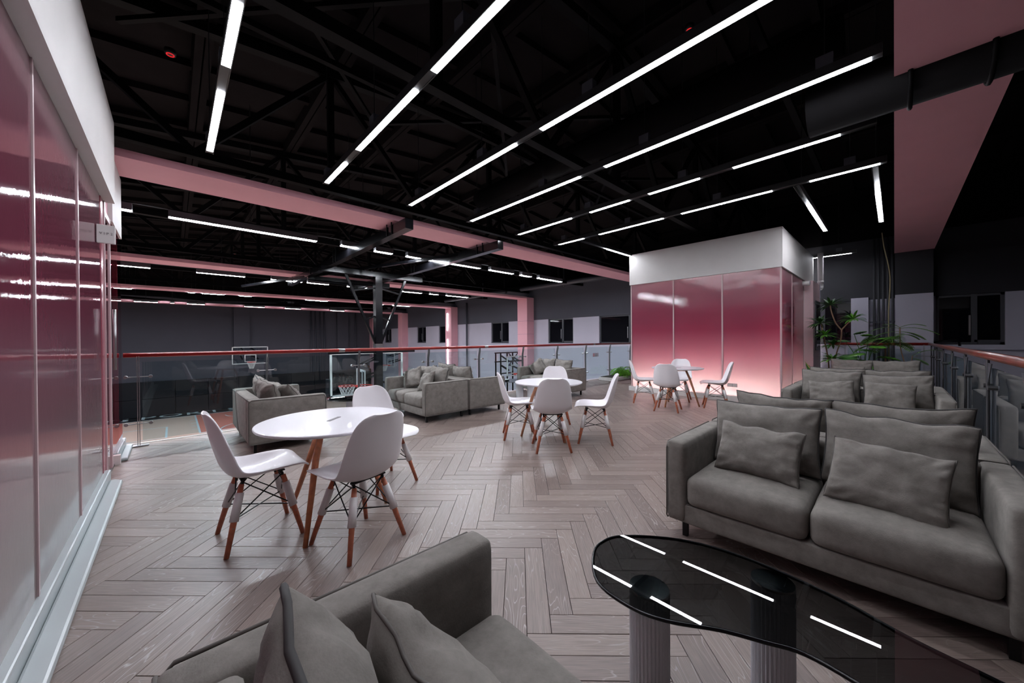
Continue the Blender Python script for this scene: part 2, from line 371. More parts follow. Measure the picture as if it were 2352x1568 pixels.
for i, (a, b) in enumerate(edges):
    f = MB(); x = XW+.06; t = .05; mid = a+(b-a)*.42
    f.box(x,x+.06,a,b,WZ0,WZ0+t).box(x,x+.06,a,b,WZ1-t,WZ1).box(x,x+.06,a,a+t,WZ0,WZ1).box(x,x+.06,b-t,b,WZ0,WZ1).box(x-.02,x+.06,mid-.04,mid+.04,WZ0,WZ1)
    f.box(x-.02,x+.03,a+t,mid,WZ0+t,WZ0+2*t)
    wo = struct(f.build('window_%d' % (i+1), M['winframe']), None)
    MB().box(x+.02,x+.03,a+t,mid-.04,WZ0+t,WZ1-t).build('pane', M['window'], wo)
    MB().box(x+.02,x+.03,mid+.04,b-t,WZ0+t,WZ1-t).build('pane', M['window'], wo)
    MB().box(XW-.03,XW+.06,a-.02,b+.02,WZ0-.03,WZ0).build('window_sill', M['lightwall'], wo)
    hd = MB(); hd.box(x-.06,x-.02,mid+.05,mid+.075,WZ0+.2,WZ0+.62); hd.build('stay', M['steel'], wo)
wl = struct(MB().box(X0-.2, X0, Y0W, YF, ZC, 6).build('wall_left', M['darkwall']), 'dark side wall of the hall behind the rose glass room')
wb = struct(MB().box(X0-.2, XW+.2, Y0W-.2, Y0W, ZC, 6).build('wall_back', M['darkwall']), 'dark wall behind the lounge')
for i, (a, b) in enumerate(doors):
    d = struct(MB().box(XW-.05, XW, a, b, ZC, ZC+2.35).build('door_%d' % (i+1), M['boardwhite']), 'white door with narrow black panes at court level')
    n = 2
    for k in range(n):
        ya = a+(b-a)*(k+.28)/n
        MB().box(XW-.065, XW-.05, ya, ya+.25, ZC+.8, ZC+2.0).build('pane', M['window'], d)
    MB().box(XW-.1, XW-.05, (a+b)/2-.1, (a+b)/2-.06, ZC+.9, ZC+1.2).build('door_handle', M['steel'], d)
# trunking and pipes on the right wall
tr = MB().box(XW-.07, XW, -6, .5, .93, 1.0).build('trim_1', M['lightwall']); struct(tr, 'pale cable trunking under the window')
MB().tube(bez([(XW-.04,-.95,1.0),(XW-.12,-.9,1.12),(XW-.14,-.7,1.1),(XW-.1,-.55,1.06)],5), .02, 6).build('cable', M['blackmetal'], tr, smooth=True)
pg = thing('wall_pipes', 'bundle of thin dark vertical pipes on the wall behind the ferns', 'pipes', (XW-.2,.1,0))
for k in range(6):
    MB().tube([(0,.0+.075*k-.15,ZC),(0,.075*k-.15,3.5)], .022, 8).build('pipe', M['nearblack'], pg, smooth=True)
MB().bar((0,-.2,1.55),(0,.3,1.55),.03,.04).build('pipe_clamp', M['darkwall'], pg)
p2 = tag(MB().tube([(XW-.1,16.6,ZC),(XW-.1,16.6,3.3)], .05, 8).build('rain_pipe', M['darkwall'], smooth=True), 'thin dark pipe standing on the side wall between windows', 'pipe')
dp = thing('ceiling_pipe', 'long grey pipe under the roof edge along the side wall', 'pipe', (11.2,0,3.42))
MB().tube([(0,6.3,0),(0,11.3,0)], .09, 12).build('pipe', M['winframe'], dp, smooth=True)
MB().tube([(0,12.3,0),(0,17.4,0)], .09, 12).build('pipe', M['winframe'], dp, smooth=True)
for y in (8.9,14.0): MB().bar((0,y,-.15),(0.05,y+.05,.7),.03,.03).build('hanger', M['steel'], dp)
gt = struct(MB().box(11.45, XW, 5.9, YF, 3.5, 3.62).build('trim_2', M['blackpaint']), 'dark gutter ledge under the roof edge')
for x in (11.55,11.7,11.85,12.0): MB().box(x, x+.07, 6.2, YF, 3.46, 3.5).build('gutter_rib', M['darkwall'], gt)

# pink beams with their columns
BEAMY = [5.33+.0, 11.48, 17.63, 23.80]
PH0, PH1 = 3.07, 3.15
def beam(y0, y1, label, x0=X0, x1=11.75, z1=PH1, nm='trim_3'):
    o = MB().box(x0, x1, y0, y1, PH0, z1).build(nm, M['pink']); struct(o, label); return o
beam(-.585, .0, 'wide pink ceiling beam crossing above the right-hand sofas', 0.9, 11.75, nm='trim_3')
for i, y in enumerate(BEAMY):
    beam(y, y+.64, ['wide pink beam above the balcony edge','second pink beam across the court','third pink beam across the court','farthest pink beam across the court'][i], nm='trim_%d' % (4+i))
for i, y in enumerate(BEAMY[1:]+[29.0]):
    c = struct(MB().box(11.75, XW, y, y+.62, ZC, PH0+.06).build('column', M['pink']), ['pink column nearest the balcony','pink column with light tubes','third pink column','pink column in the far corner'][i])
    if i == 0:
        for z in (2.05, 1.45): MB().box(11.747, XW, y-.003, y+.623, z, z+.006).build('joint', M['winframe'], c)
    if i == 1:
        for z0, z1 in ((1.78,2.76),(-.9,1.24)):
            MB().box(11.72, 11.75, y+.36, y+.42, z0, z1).build('light_tube', M['neon'], c)
c0 = struct(MB().box(11.75, XW, -.57, -.01, 2.14, PH0).build('column', M['nearblack']), 'column at the end of the near beam, dark above and pale below')
MB().box(11.75, XW, -.57, -.01, ZC, 2.14).build('lower_column', M['lightwall'], c0)
MB().box(11.95, XW, .42, .72, ZC, 2.14).build('pipe_casing', M['lightwall'], c0)

# roof: ribbed precast panels 1.5 x 6.1 m
roof = struct(MB().add([(X0-.2,Y0W-.2,roof_z(X0)+.12),(ROOF_RX,Y0W-.2,ROOF_RZ+.12),(XW+.25,Y0W-.2,roof_z(XW)+.12),(X0-.2,YF+.2,roof_z(X0)+.12),(ROOF_RX,YF+.2,ROOF_RZ+.12),(XW+.25,YF+.2,roof_z(XW)+.12),
    (X0-.2,Y0W-.2,roof_z(X0)+.2),(ROOF_RX,Y0W-.2,ROOF_RZ+.2),(XW+.25,Y0W-.2,roof_z(XW)+.2),(X0-.2,YF+.2,roof_z(X0)+.2),(ROOF_RX,YF+.2,ROOF_RZ+.2),(XW+.25,YF+.2,roof_z(XW)+.2)],
    [(0,1,4,3),(1,2,5,4),(9,10,7,6),(10,11,8,7),(0,6,7,1),(1,7,8,2),(3,4,10,9),(4,5,11,10)]).build('ceiling', M['blackpaint']), 'black ribbed concrete roof above the hall')
rp = MB()
rp.box(-.745,-.66,0,6.05,-.2,0).box(.66,.745,0,6.05,-.2,0)
for k in range(7): rp.box(-.66,.66,.02+k*.985,.11+k*.985,-.11,0)
rp.box(-.745,.745,0,6.05,-.01,.0)
rpm = rp.mesh('roof_panel', mat('black_concrete', (.0105,.0088,.0092), .85, spec=.08, var=.15, vscale=5))
for iy, y in enumerate([-6.5+6.15*k for k in range(6)]):
    for ix in range(12):
        x = X0+.75+1.5*ix+.3
        if x > XW-.2: continue
        s = -SL if x > ROOF_RX else SL
        o = bpy.data.objects.new('roof_panel', rpm); COL.objects.link(o); o.parent = roof
        o.location = (x, y, roof_z(x)+.09); o.rotation_euler = (0, -math.atan(s), 0)
        if y+6.05 > YF+.1: o.scale = (1, (YF-y)/6.05, 1)

# steel trusses carried above each beam and at mid bay
def truss(y, label):
    t = thing('roof_truss', label, 'truss', (0,y,0), group=None)
    zb = 3.42; xs = [X0+.2+1.5*k for k in range(13)]
    ch = MB()
    ch.bar((X0,0,zb),(XW,0,zb),.10,.10); ch.build('bottom_chord', M['blacktruss'], t)
    ch = MB(); ch.bar((X0,0,roof_z(X0)-.17),(ROOF_RX,0,ROOF_RZ-.17),.12,.12).bar((ROOF_RX,0,ROOF_RZ-.17),(XW,0,roof_z(XW)-.17),.12,.12); ch.build('top_chord', M['blacktruss'], t)
    for k in range(0, 12):
        a, b = xs[k], xs[k+1]
        if k % 2 == 0: MB().bar((a,0,zb),(b,0,roof_z(b)-.17),.07,.07).build('diagonal', M['blacktruss'], t)
        else:
            MB().bar((a,0,roof_z(a)-.17),(b,0,zb),.07,.07).build('diagonal', M['blacktruss'], t)
            MB().bar((a,0,roof_z(a)-.17),(a,0,zb),.08,.08).build('vertical', M['blacktruss'], t)
    return t
lab = ['roof truss overhead across the near edge of the lounge','roof truss across the middle of the lounge','roof truss above the first pink beam','roof truss between the first and second pink beams','roof truss above the second pink beam','roof truss between the second and third pink beams','roof truss above the third pink beam','roof truss between the third and farthest pink beams','roof truss above the farthest pink beam']
for i, y in enumerate([-.3,2.75,5.65,8.75,11.8,14.9,17.95,21.0,24.1]): truss(y, lab[i])
# longitudinal cross bracing
cb = thing('roof_bracing', 'thin black diagonal braces between the roof trusses over the lounge', 'bracing')
for xa, xb in ((-.4,2.3),(2.3,5.2),(5.2,8.4)):
    b = MB(); b.bar((xa,2.75,4.7),(xb,5.65,4.7),.05,.05).bar((xb,2.75,4.62),(xa,5.65,4.62),.05,.05); b.build('brace', M['blacktruss'], cb)
b = MB().bar((-3,.9,4.15),(9,.9,4.15),.07,.07).build('brace', M['blacktruss'], cb)
b = MB().bar((-3,4.1,4.15),(9,4.1,4.15),.06,.06).build('brace', M['blacktruss'], cb)
for xa, ya, xb, yb in ((-3,24,5,29),(5,24,-2,29),(5,24,11,29),(11,24,4,29)):
    b = MB(); b.bar((xa,ya,3.45),(xb,yb,3.45),.12,.10); b.build('brace', M['steel'], cb)

# round duct under the roof
du = thing('ventilation_duct', 'thick black round duct running overhead past the near pink beam', 'duct', (3.98,0,3.12))
MB().tube([(0,-5.5,0),(0,.5,0)], .2, 20).build('duct_pipe', M['blackpaint'], du, smooth=True)
for y in (-.08,-.44): MB().tube([(.215*math.cos(a),y,.215*math.sin(a)) for a in [2*PI*k/20 for k in range(20)]], .014, 6, closed=True).build('hanger_ring', M['blacktruss'], du, smooth=True)

du2 = thing('ventilation_duct', 'long black round duct high between the lamp rails and the roof', 'duct', (4.28,0,3.85))
MB().tube([(0,.3,0),(0,5.4,0)], .17, 20).build('duct_pipe', M['blackpaint'], du2, smooth=True)
for y in (1.0,2.6,4.3): MB().tube([(0,y,.19),(0,y,1.2)], .008, 6).build('hanger', M['housing'], du2)

# ------------------------------------------------------------------ mezzanine floor with herringbone planks
MX0, MX1, MY0, MY1 = -4.2, 11.35, -.62, 6.12
fl = struct(MB().box(MX0, MX1, MY0, MY1, -.30, -.013).build('floor', M['gap']), 'upper floor laid with limed oak herringbone planks')
fe = struct(MB().box(MX0, MX1, MY1, MY1+.03, -.32, .006).build('trim_8', M['white']), 'white edge strip of the balcony floor')
fe2 = struct(MB().box(MX0, MX1, MY0-.03, MY0, -.32, .004).build('trim_9', M['white']), 'edge strip of the floor under the right-hand railing')
W, LN = .101, .606; AZ = math.radians(-44.33); OX, OY = 1.889, 1.897; ca, sa = math.cos(AZ), math.sin(AZ)
def plank_mesh(ax, ay, length, width, z=0.0):
    g = .0011
    vs = [(g,g,-.012),(length-g,g,-.012),(length-g,width-g,-.012),(g,width-g,-.012),(g,g,z-.001),(length-g,g,z-.001),(length-g,width-g,z-.001),(g,width-g,z-.001),
          (g+.001,g+.001,z),(length-g-.001,g+.001,z),(length-g-.001,width-g-.001,z),(g+.001,width-g-.001,z)]
    fs = [(8,9,10,11),(4,5,9,8),(5,6,10,9),(6,7,11,10),(7,4,8,11),(0,1,5,4),(1,2,6,5),(2,3,7,6),(3,0,4,7)]
    return vs, fs
def uvmesh(name, vs, fs, uvs):
    me = bpy.data.meshes.new(name); me.from_pydata(vs, [], fs); me.materials.append(M['plank'])
    l = me.uv_layers.new(name='UVMap')
    for p in me.polygons:
        for li in p.loop_indices: l.data[li].uv = uvs[me.loops[li].vertex_index]
    me.update(); return me
pv, pf = plank_mesh(0,0,LN,W); unit = uvmesh('plank', pv, pf, [(v[0],v[1]) for v in pv])
cells = []
for k in range(-150, 150):
    for m_ in range(-15, 16):
        bx, by = k*W, k*W+2*LN*m_
        cells.append((bx, by-W, 0)); cells.append((bx, by, 1))   # H: origin lower-left ; V: rotated 90
def toworld(px, py): return (OX+px*ca-py*sa, OY+px*sa+py*ca)
ins = []; 
def clip_poly(poly):
    for ax, lim, sg in ((0,MX0,1),(0,MX1,-1),(1,MY0,1),(1,MY1,-1)):
        out = []
        for i in range(len(poly)):
            a, b = poly[i-1], poly[i]; da = (a[ax]-lim)*sg; db = (b[ax]-lim)*sg
            if (da >= 0) != (db >= 0):
                t = da/(da-db); out.append(tuple(a[j]+(b[j]-a[j])*t for j in range(4)))
            if db >= 0: out.append(b)
        poly = out
        if len(poly) < 3: return None
    return poly
for (lx, ly, r) in cells:
    if r == 0: crn = [(lx,ly,0,0),(lx+LN,ly,LN,0),(lx+LN,ly+W,LN,W),(lx,ly+W,0,W)]
    else: crn = [(lx,ly,0,W),(lx+W,ly,0,0),(lx+W,ly+LN,LN,0),(lx,ly+LN,LN,W)]
    pw = [toworld(c[0],c[1])+(c[2],c[3]) for c in crn]
    cx = sum(p[0] for p in pw)/4; cy = sum(p[1] for p in pw)/4
    if not (MX0-.5 < cx < MX1+.5 and MY0-.5 < cy < MY1+.5): continue
    full = all(MX0 <= p[0] <= MX1 and MY0 <= p[1] <= MY1 for p in pw)
    pr = project(V(cx,cy,0)); vis = pr and -60 < pr[0] < 2412 and pr[1] < 1640
    occ = cx < -.4
    ins.append((pr[2] if (vis and full and not occ) else 1e9, pw, r, lx, ly, full))
ins.sort(key=lambda t: t[0])
fv, ff, fu = [], [], []
for i, (d, pw, r, lx, ly, full) in enumerate(ins):
    rr = random.Random(i*13+5)
    dz = rr.uniform(-.0004,.0003)
    if i < 295 and d < 1e8:
        o = bpy.data.objects.new('plank', unit); COL.objects.link(o); o.parent = fl
        if r == 0: x, y = toworld(lx, ly); o.location = (x, y, dz); o.rotation_euler = (0,0,AZ)
        else: x, y = toworld(lx+W, ly); o.location = (x, y, dz); o.rotation_euler = (0,0,AZ+PI/2)
    else:
        poly = clip_poly([tuple(p) for p in pw]) if not full else [tuple(p) for p in pw]
        if not poly or len(poly) < 3: continue
        cx = sum(p[0] for p in poly)/len(poly); cy = sum(p[1] for p in poly)/len(poly)
        o0 = len(fv); n = len(poly); sh = .0012/.05
        for p in poly:
            dx, dy = p[0]-cx, p[1]-cy; L_ = math.hypot(dx, dy)+1e-6
            # inset along both plank axes
            ax = (ca,sa) if r == 0 else (-sa,ca); ay = (-ax[1], ax[0])
            ux = dx*ax[0]+dy*ax[1]; uy = dx*ay[0]+dy*ay[1]
            ux -= math.copysign(min(.0011,abs(ux)), ux); uy -= math.copysign(min(.0011,abs(uy)), uy)
            fv.append((cx+ux*ax[0]+uy*ay[0], cy+ux*ax[1]+uy*ay[1], dz)); fu.append((p[2]+i*1.37, p[3]+i*.71))
        for p in poly: fv.append((fv[o0+len(fv)-o0-n][0], fv[o0+len(fv)-o0-n][1], -.012)); fu.append((p[2], p[3]))
        ff.append(tuple(range(o0, o0+n)))
        for j in range(n): ff.append((o0+(j+1)%n, o0+j, o0+n+j, o0+n+(j+1)%n))
pfm = uvmesh('plank_field', fv, ff, fu)
o = bpy.data.objects.new('plank_field', pfm); COL.objects.link(o); o.parent = fl; o['kind'] = 'stuff'

# ------------------------------------------------------------------ lounge lamps: black rails along Y with lit modules
def lamp_row_y(x, segs, y0, y1, label, z=3.125):
    K_ = 1.925/1.8; x *= K_; y0 *= K_; y1 *= K_; segs = [(a*K_, b*K_) for a, b in segs]
    t = thing('linear_lamp', label, 'lamp', (x,0,z), group='black linear lamp rails over the lounge')
    h = MB()
    h.box(-.032,-.026,y0,y1,.004,.075).box(.026,.032,y0,y1,.004,.075).box(-.026,.026,y0,y1,.06,.075); 
    h.build('housing', M['housing'], t)
    ys = y0; bl = MB()
    for a, b in segs:
        MB().box(-.0255,.0255,a,b,.002,.03).build('diffuser', M['lamp'], t)
        if a-ys > .01: MB().box(-.0255,.0255,ys,a-.002,.01,.03).build('blank_cover', M['housing'], t)
        ys = b+.002
    if y1-ys > .01: MB().box(-.0255,.0255,ys,y1,.01,.03).build('blank_cover', M['housing'], t)
    for y in [y0+.3+1.4*k for k in range(int((y1-y0)/1.4)+1) if y0+.3+1.4*k < y1]:
        MB().tube([(0,y,.075),(0,y,roof_z(x)-z-.03)], .004, 5).build('cable', M['housing'], t)
        MB().box(-.03,.03,y-.05,y+.05,.075,.16).build('driver_box', M['winframe'], t)
    return t
lamp_row_y(.265, [(.33,1.17),(1.45,2.08),(2.40,3.00),(3.34,4.44)], .2, 4.5, 'leftmost black lamp rail with two short lit modules')
lamp_row_y(1.29, [(.3,2.12),(2.37,3.48),(3.83,4.44)], .2, 4.5, 'second lamp rail from the left, three lit modules in line')
lamp_row_y(2.32, [(.05,2.08),(2.40,4.43)], 0, 4.5, 'third lamp rail from the left, long module and one beyond it')
lamp_row_y(3.31, [(.10,2.08),(2.40,4.40)], .05, 4.5, 'lamp rail with the longest lit module ending near the black column')
lamp_row_y(4.34, [(.33,1.17),(1.51,2.10),(2.37,2.97),(3.31,4.42)], .1, 4.5, 'lamp rail with four short lit modules above the middle table')
lamp_row_y(5.37, [(.10,.67),(1.03,2.11),(2.38,3.49),(3.82,4.38)], .05, 4.5, 'farthest lengthwise lamp rail in front of the lit glass box')
def lamp_row_x(y, segs, x0, x1, label, z, m, group, hm, hz=.09, wd=.03, zc=None):
    if group == G2:
        K_ = 1.925/1.8; y *= K_; x0 *= K_; x1 *= K_; segs = [(a*K_, b*K_) for a, b in segs]; z = 3.125
    t = thing('linear_lamp', label, 'lamp', (0,y,z), group=group)
    h = MB(); h.box(x0,x1,-wd-.006,-wd,.004,hz).box(x0,x1,wd,wd+.006,.004,hz).box(x0,x1,-wd,wd,hz-.012,hz); h.build('housing', hm, t)
    for a, b in segs: MB().box(a,b,-wd,wd,.0,.05).build('diffuser', m, t)
    for k in range(max(1, int((x1-x0)/2.4))):
        x = x0+.4+2.4*k; MB().tube([(x,0,hz),(x,0,roof_z(x)-z-.03)], .005, 5).build('cable', M['housing'], t)
    return t
G2 = 'black linear lamps across the end of the lounge'
lamp_row_x(3.95, [(6.36,7.25)], 5.4, 7.3, 'short crosswise lamp touching the top left corner of the lit glass box', 3.0, M['lamp'], G2, M['housing'], .075, .0255)
lamp_row_x(.80, [(6.46,8.06)], 5.4, 8.1, 'slanting crosswise lamp above the right corner of the lit glass box', 3.0, M['lamp'], G2, M['housing'], .075, .0255)
lamp_row_x(.14, [(6.43,8.08)], 5.4, 8.1, 'nearly upright crosswise lamp left of the pink ceiling beam', 3.0, M['lamp'], G2, M['housing'], .075, .0255)
lamp_row_y(10.6, [(.63,2.2)], .55, 2.3, 'thin distant lamp behind the white vertical pipe')
# hall rows: pixel ends measured on the photograph converted to metres along the row
def seg(y, z, pts):
    out = []
    for a, b in pts:
        xa = ray_plane(a, 700, 1, y).x; xb = ray_plane(b, 700, 1, y).x; out.append((xa, xb))
    return out
GH = 'linear lamps hung between the beams over the court'
rows = [(7.38, [(391,728),(786,822),(825,847),(863,901),(936,999),(1003,1102),(1126,1178),(1197,1219),(1237,1289)], [(-3.4,-.42)], 'first row of lamps over the court beyond the balcony beam'),
        (12.79, [(453,563),(624,663),(675,694),(707,755),(799,806),(827,857),(924,968),(988,1006),(1026,1074)], [(-3.2,-.42)], 'second row of lamps over the court'),
        (18.2, [(275,302),(433,447),(465,515),(550,578),(703,752),(870,880),(903,940)], [(-3.4,-1.4)], 'third row of lamps over the court'),
        (23.62, [(308,362),(392,400),(430,470),(562,607),(655,690),(760,790)], [(-4.2,-2.6)], 'farthest row of lamps over the court')]
for y, px, extra, lb in rows:
    sg = extra+seg(y, 3.05, px)
    t = thing('linear_lamp', lb, 'lamp', (0,y,3.05), group=GH)
    for a, b in sg:
        MB().box(a,b,-.055,.055,0,.02).build('diffuser', M['lamph'], t)
        h = MB(); h.box(a-.01,b+.01,-.06,.06,.02,.10).box(a-.01,b+.01,-.062,-.056,.0,.02).box(a-.01,b+.01,.056,.062,.0,.02); h.build('housing', M['housing2'], t)
    MB().tube([(sg[0][0],0,.12),(sg[-1][1],0,.12)], .012, 6).build('cable', M['housing'], t)
    for a, b in sg:
        MB().tube([((a+b)/2,0,.1),((a+b)/2,0,roof_z((a+b)/2)-3.05-.03)], .005, 5).build('hanger', M['housing'], t)

# ------------------------------------------------------------------ smoke detectors
for (x, y, z, lb) in ((0.0,6.3,roof_z(0)-.2,'small red-lit smoke detector on the roof at the upper left'),(5.0,1.85,roof_z(5)-.2,'small red-lit smoke detector between the two longest lamps'),
                      (2.0,20.0,roof_z(2)-.2,'small red-lit smoke detector over the court')):
    if z > 5 and x == 5.0: pass
    t = thing('smoke_detector', lb, 'smoke detector', (x,y,z))
    MB().lathe([(.02,-.03),(.055,-.028),(.06,0),(.06,.03)],20).build('body', M['housing'], t, smooth=True)
    MB().tube([(.035*math.cos(a),.035*math.sin(a),-.032) for a in [2*PI*k/16 for k in range(16)]], .007, 6, closed=True).build('indicator', M['redled'], t)

# ------------------------------------------------------------------ lit glass box (right) and rose glass room (left)
KX0, KX1, KY0, KY1 = 7.77, 11.28, 1.34, 4.24
kb = thing('glass_room', 'small room of backlit pink glass panels under a broad white fascia', 'room', (0,0,0))
f = MB(); f.box(KX0,KX1,KY0,KY1,2.45,3.15); f.build('fascia', M['white'], kb)
ins_ = .03
ys = [KY0+ins_, 2.30, 3.24, KY1-ins_]
for a, b in zip(ys, ys[1:]): MB().box(KX0+ins_, KX0+ins_+.012, a+.004, b-.004, .095, 2.45).build('glass_panel', M['film'], kb)
for y in ys: MB().box(KX0+ins_-.008, KX0+ins_+.02, y-.013, y+.013, .1, 2.45).build('mullion', M['filmframe'], kb)
xs = [KX0+ins_+.01, 8.79, 10.09]
for a, b in zip(xs, xs[1:]): MB().box(a+.004, b-.004, KY0+ins_, KY0+ins_+.012, .11, 2.45).build('glass_panel', M['film'], kb)
for x in xs[1:]: MB().box(x-.013, x+.013, KY0+ins_-.008, KY0+ins_+.02, .1, 2.45).build('mullion', M['filmframe'], kb)
sk = MB(); sk.box(KX0-.02, KX0+.06, KY0-.02, KY1+.02, 0, .10).box(KX0+.06, 10.1, KY0-.02, KY0+.06, 0, .10); sk.build('skirting', M['white'], kb)
bk = MB(); bk.box(KX0+.30, KX0+.34, KY0+.3, KY1-.03, 0, 2.45).box(KX0+.30, KX1, KY0+.30, KY0+.34, 0, 2.45).box(KX0+.04,KX0+.3,KY1-.06,KY1-.03,0,2.45).box(10.09,KX1,KY0+.02,KY0+.05,0,2.45).box(KX0+.3,KX1,KY1-.06,KY1-.03,0,2.45)
bk.build('inner_wall', mat('white_inner_lining', (.75,.70,.70), .8), kb)
le = MB(); le.box(KX0+.20, KX0+.25, KY0+.12, KY1-.10, .03, .075); le.build('led_strip', M['led'], kb)
le = MB(); le.box(KX0+.35, 10.0, KY0+.21, KY0+.24, .03, .05); le.build('led_strip', M['led'], kb)
so = thing('wall_socket', 'pale double wall socket low on the lit pink glass', 'socket', (KX0+.024,2.13,.30))
MB().box(-.012,0,-.085,.085,-.035,.035).build('plate', M['plasticwhite'], so, bevel=.004)
MB().box(-.015,-.012,-.006,-.002,-.03,.03).build('groove', M['textgrey'], so)
sp = thing('wall_lamp', 'small white round fitting under the fascia of the lit box', 'lamp', (9.85,KY0-.06,2.36))
MB().tube([(0,-.05,0),(0,.07,0)], .05, 16).build('body', M['pvc'], sp, smooth=True)
MB().tube([(0,-.055,0),(0,-.05,0)], .042, 16).build('lens', M['lightwall'], sp)
# pink cupboard wall with a dark door pane
cu = thing('pink_cupboard', 'tall pale pink cupboard with a narrow dark glass door beside the lit box', 'cupboard', (10.12,1.205,0))
MB().box(0,1.0,0,.17,0,2.44).build('body', M['pinklight'], cu, bevel=.006)
MB().box(.22,.86,-.02,0,.92,2.02).build('door', M['winframe'], cu)
MB().box(.27,.81,-.026,-.02,1.0,1.94).build('pane', M['window'], cu)
MB().box(.24,.27,-.05,-.02,1.3,1.5).build('handle', M['pvc'], cu)
MB().box(.97,1.0,-.01,0,0,2.47).build('side_trim', M['lightwall'], cu)
pv_ = thing('drain_pipe', 'white vertical plastic pipe with an elbow beside the lit box', 'pipe', (11.19,1.20,0))
MB().tube(bez([(0,0,3.2),(0,0,2.7),(0,0,2.47),(-.01,0,2.40),(-.05,.0,2.37),(-.07,.0,2.37)],5), .055, 16).build('pipe', M['pvc'], pv_, smooth=True)
MB().tube([(0,0,2.48),(0,0,2.54)], .062, 16).build('collar', M['pvc'], pv_, smooth=True)

vr = thing('glass_room', 'long rose-tinted glass room front with a white fascia along the left edge', 'room', (0,0,0))
VX = -.44
MB().box(-4.0, VX+.07, -2.2, 4.75, 2.43, 3.15).build('fascia', M['white'], vr)
MB().box(VX-.08, VX+.012, 5.28, 6.12, 2.39, 3.07).build('fascia', M['white'], vr)
ys = [-1.45,-.45,.55,1.55,2.555,3.555,4.55]
for a, b in zip(ys, ys[1:]): MB().box(VX-.012, VX, a+.003, b-.003, .10, 2.43).build('glass_panel', M['film'], vr)
for y in ys[:-1]: MB().box(VX-.02, VX+.006, y-.010, y+.010, .10, 2.43).build('mullion', M['filmframe'], vr)
MB().box(VX-.015, VX+.004, 4.553, 4.70, .06, 2.43).build('edge_panel', mat('rose_edge', (.36,.10,.13), .2), vr)
MB().box(VX-.02, VX+.012, 4.70, 4.73, .0, 2.43).build('frame', M['filmframe'], vr)
MB().box(VX-.006, VX+.004, 4.74, 5.05, .02, 2.31).build('glass_door', M['tinted'], vr)
MB().box(VX-.02, VX+.01, 4.73, 5.09, 2.31, 2.36).build('door_head', M['filmframe'], vr)
MB().box(VX-.08, VX-.02, 4.73, 5.28, 2.36, 3.07).build('transom', M['pink'], vr)
MB().box(VX-.02, VX+.012, 5.05, 5.09, .0, 2.36).build('frame', M['filmframe'], vr)
MB().box(VX-.006, VX+.004, 5.09, 6.08, .1, 2.36).build('glass_panel', M['filmclear'], vr)
MB().box(-4.0, VX-.02, 6.02, 6.03, .05, 2.36).build('glass_panel', M['tinted'], vr)
MB().box(-4.0, VX-.04, 5.98, 6.08, 2.36, 3.07).build('end_beam', M['pink'], vr)
MB().box(-.50, VX-.02, 6.0, 6.06, 0, 2.36).build('corner_post', M['filmframe'], vr)
MB().box(-4.05, -4.0, -2.2, 6.1, 0, 3.1).build('back_wall', M['lightwall'], vr)
MB().box(-4.0, -.5, 4.4, 4.44, 0, 2.43).build('partition', M['white'], vr)
ck = MB(); ck.box(VX-.03, VX+.035, -2.0, 4.66, 0, .10); ck.build('curb', M['curb'], vr, bevel=.008)
ck = MB(); ck.prism([(VX+.035,-2.0),(VX+.115,-2.0),(VX+.115,4.50),(VX+.075,4.56),(VX+.035,4.56)], 0, .035); ck.build('curb_foot', M['curb'], vr, bevel=.012)
MB().box(VX-.006, VX+.012, 4.66, 5.22, 0, .02).build('floor_rail', M['steel'], vr)
MB().box(VX, VX+.05, 5.22, 5.28, 0, .09).build('door_stop', M['plasticwhite'], vr)
ck = MB(); ck.box(VX+.03, VX+.09, 5.34, 6.02, 0, .03).box(VX-.03,VX+.03,5.3,6.1,0,.10); ck.build('curb_end', M['curb'], vr, bevel=.01)
MB().tube([(VX+.05,4.86,.95),(VX+.05,4.86,1.5)], .012, 8).build('door_handle', M['steel'], vr, smooth=True)
sg_ = thing('room_sign', 'small white projecting sign lettered VIP2 on the rose glass', 'sign', (VX,4.30,0))
MB().box(.004,.105,0,.03,1.99,2.135).build('plate', M['white'], sg_, bevel=.003)
text_mesh('lettering', 'V I P 2', .027, .0008, M['textgrey'], sg_, (.056,-.0015,2.052), (PI/2,0,0))

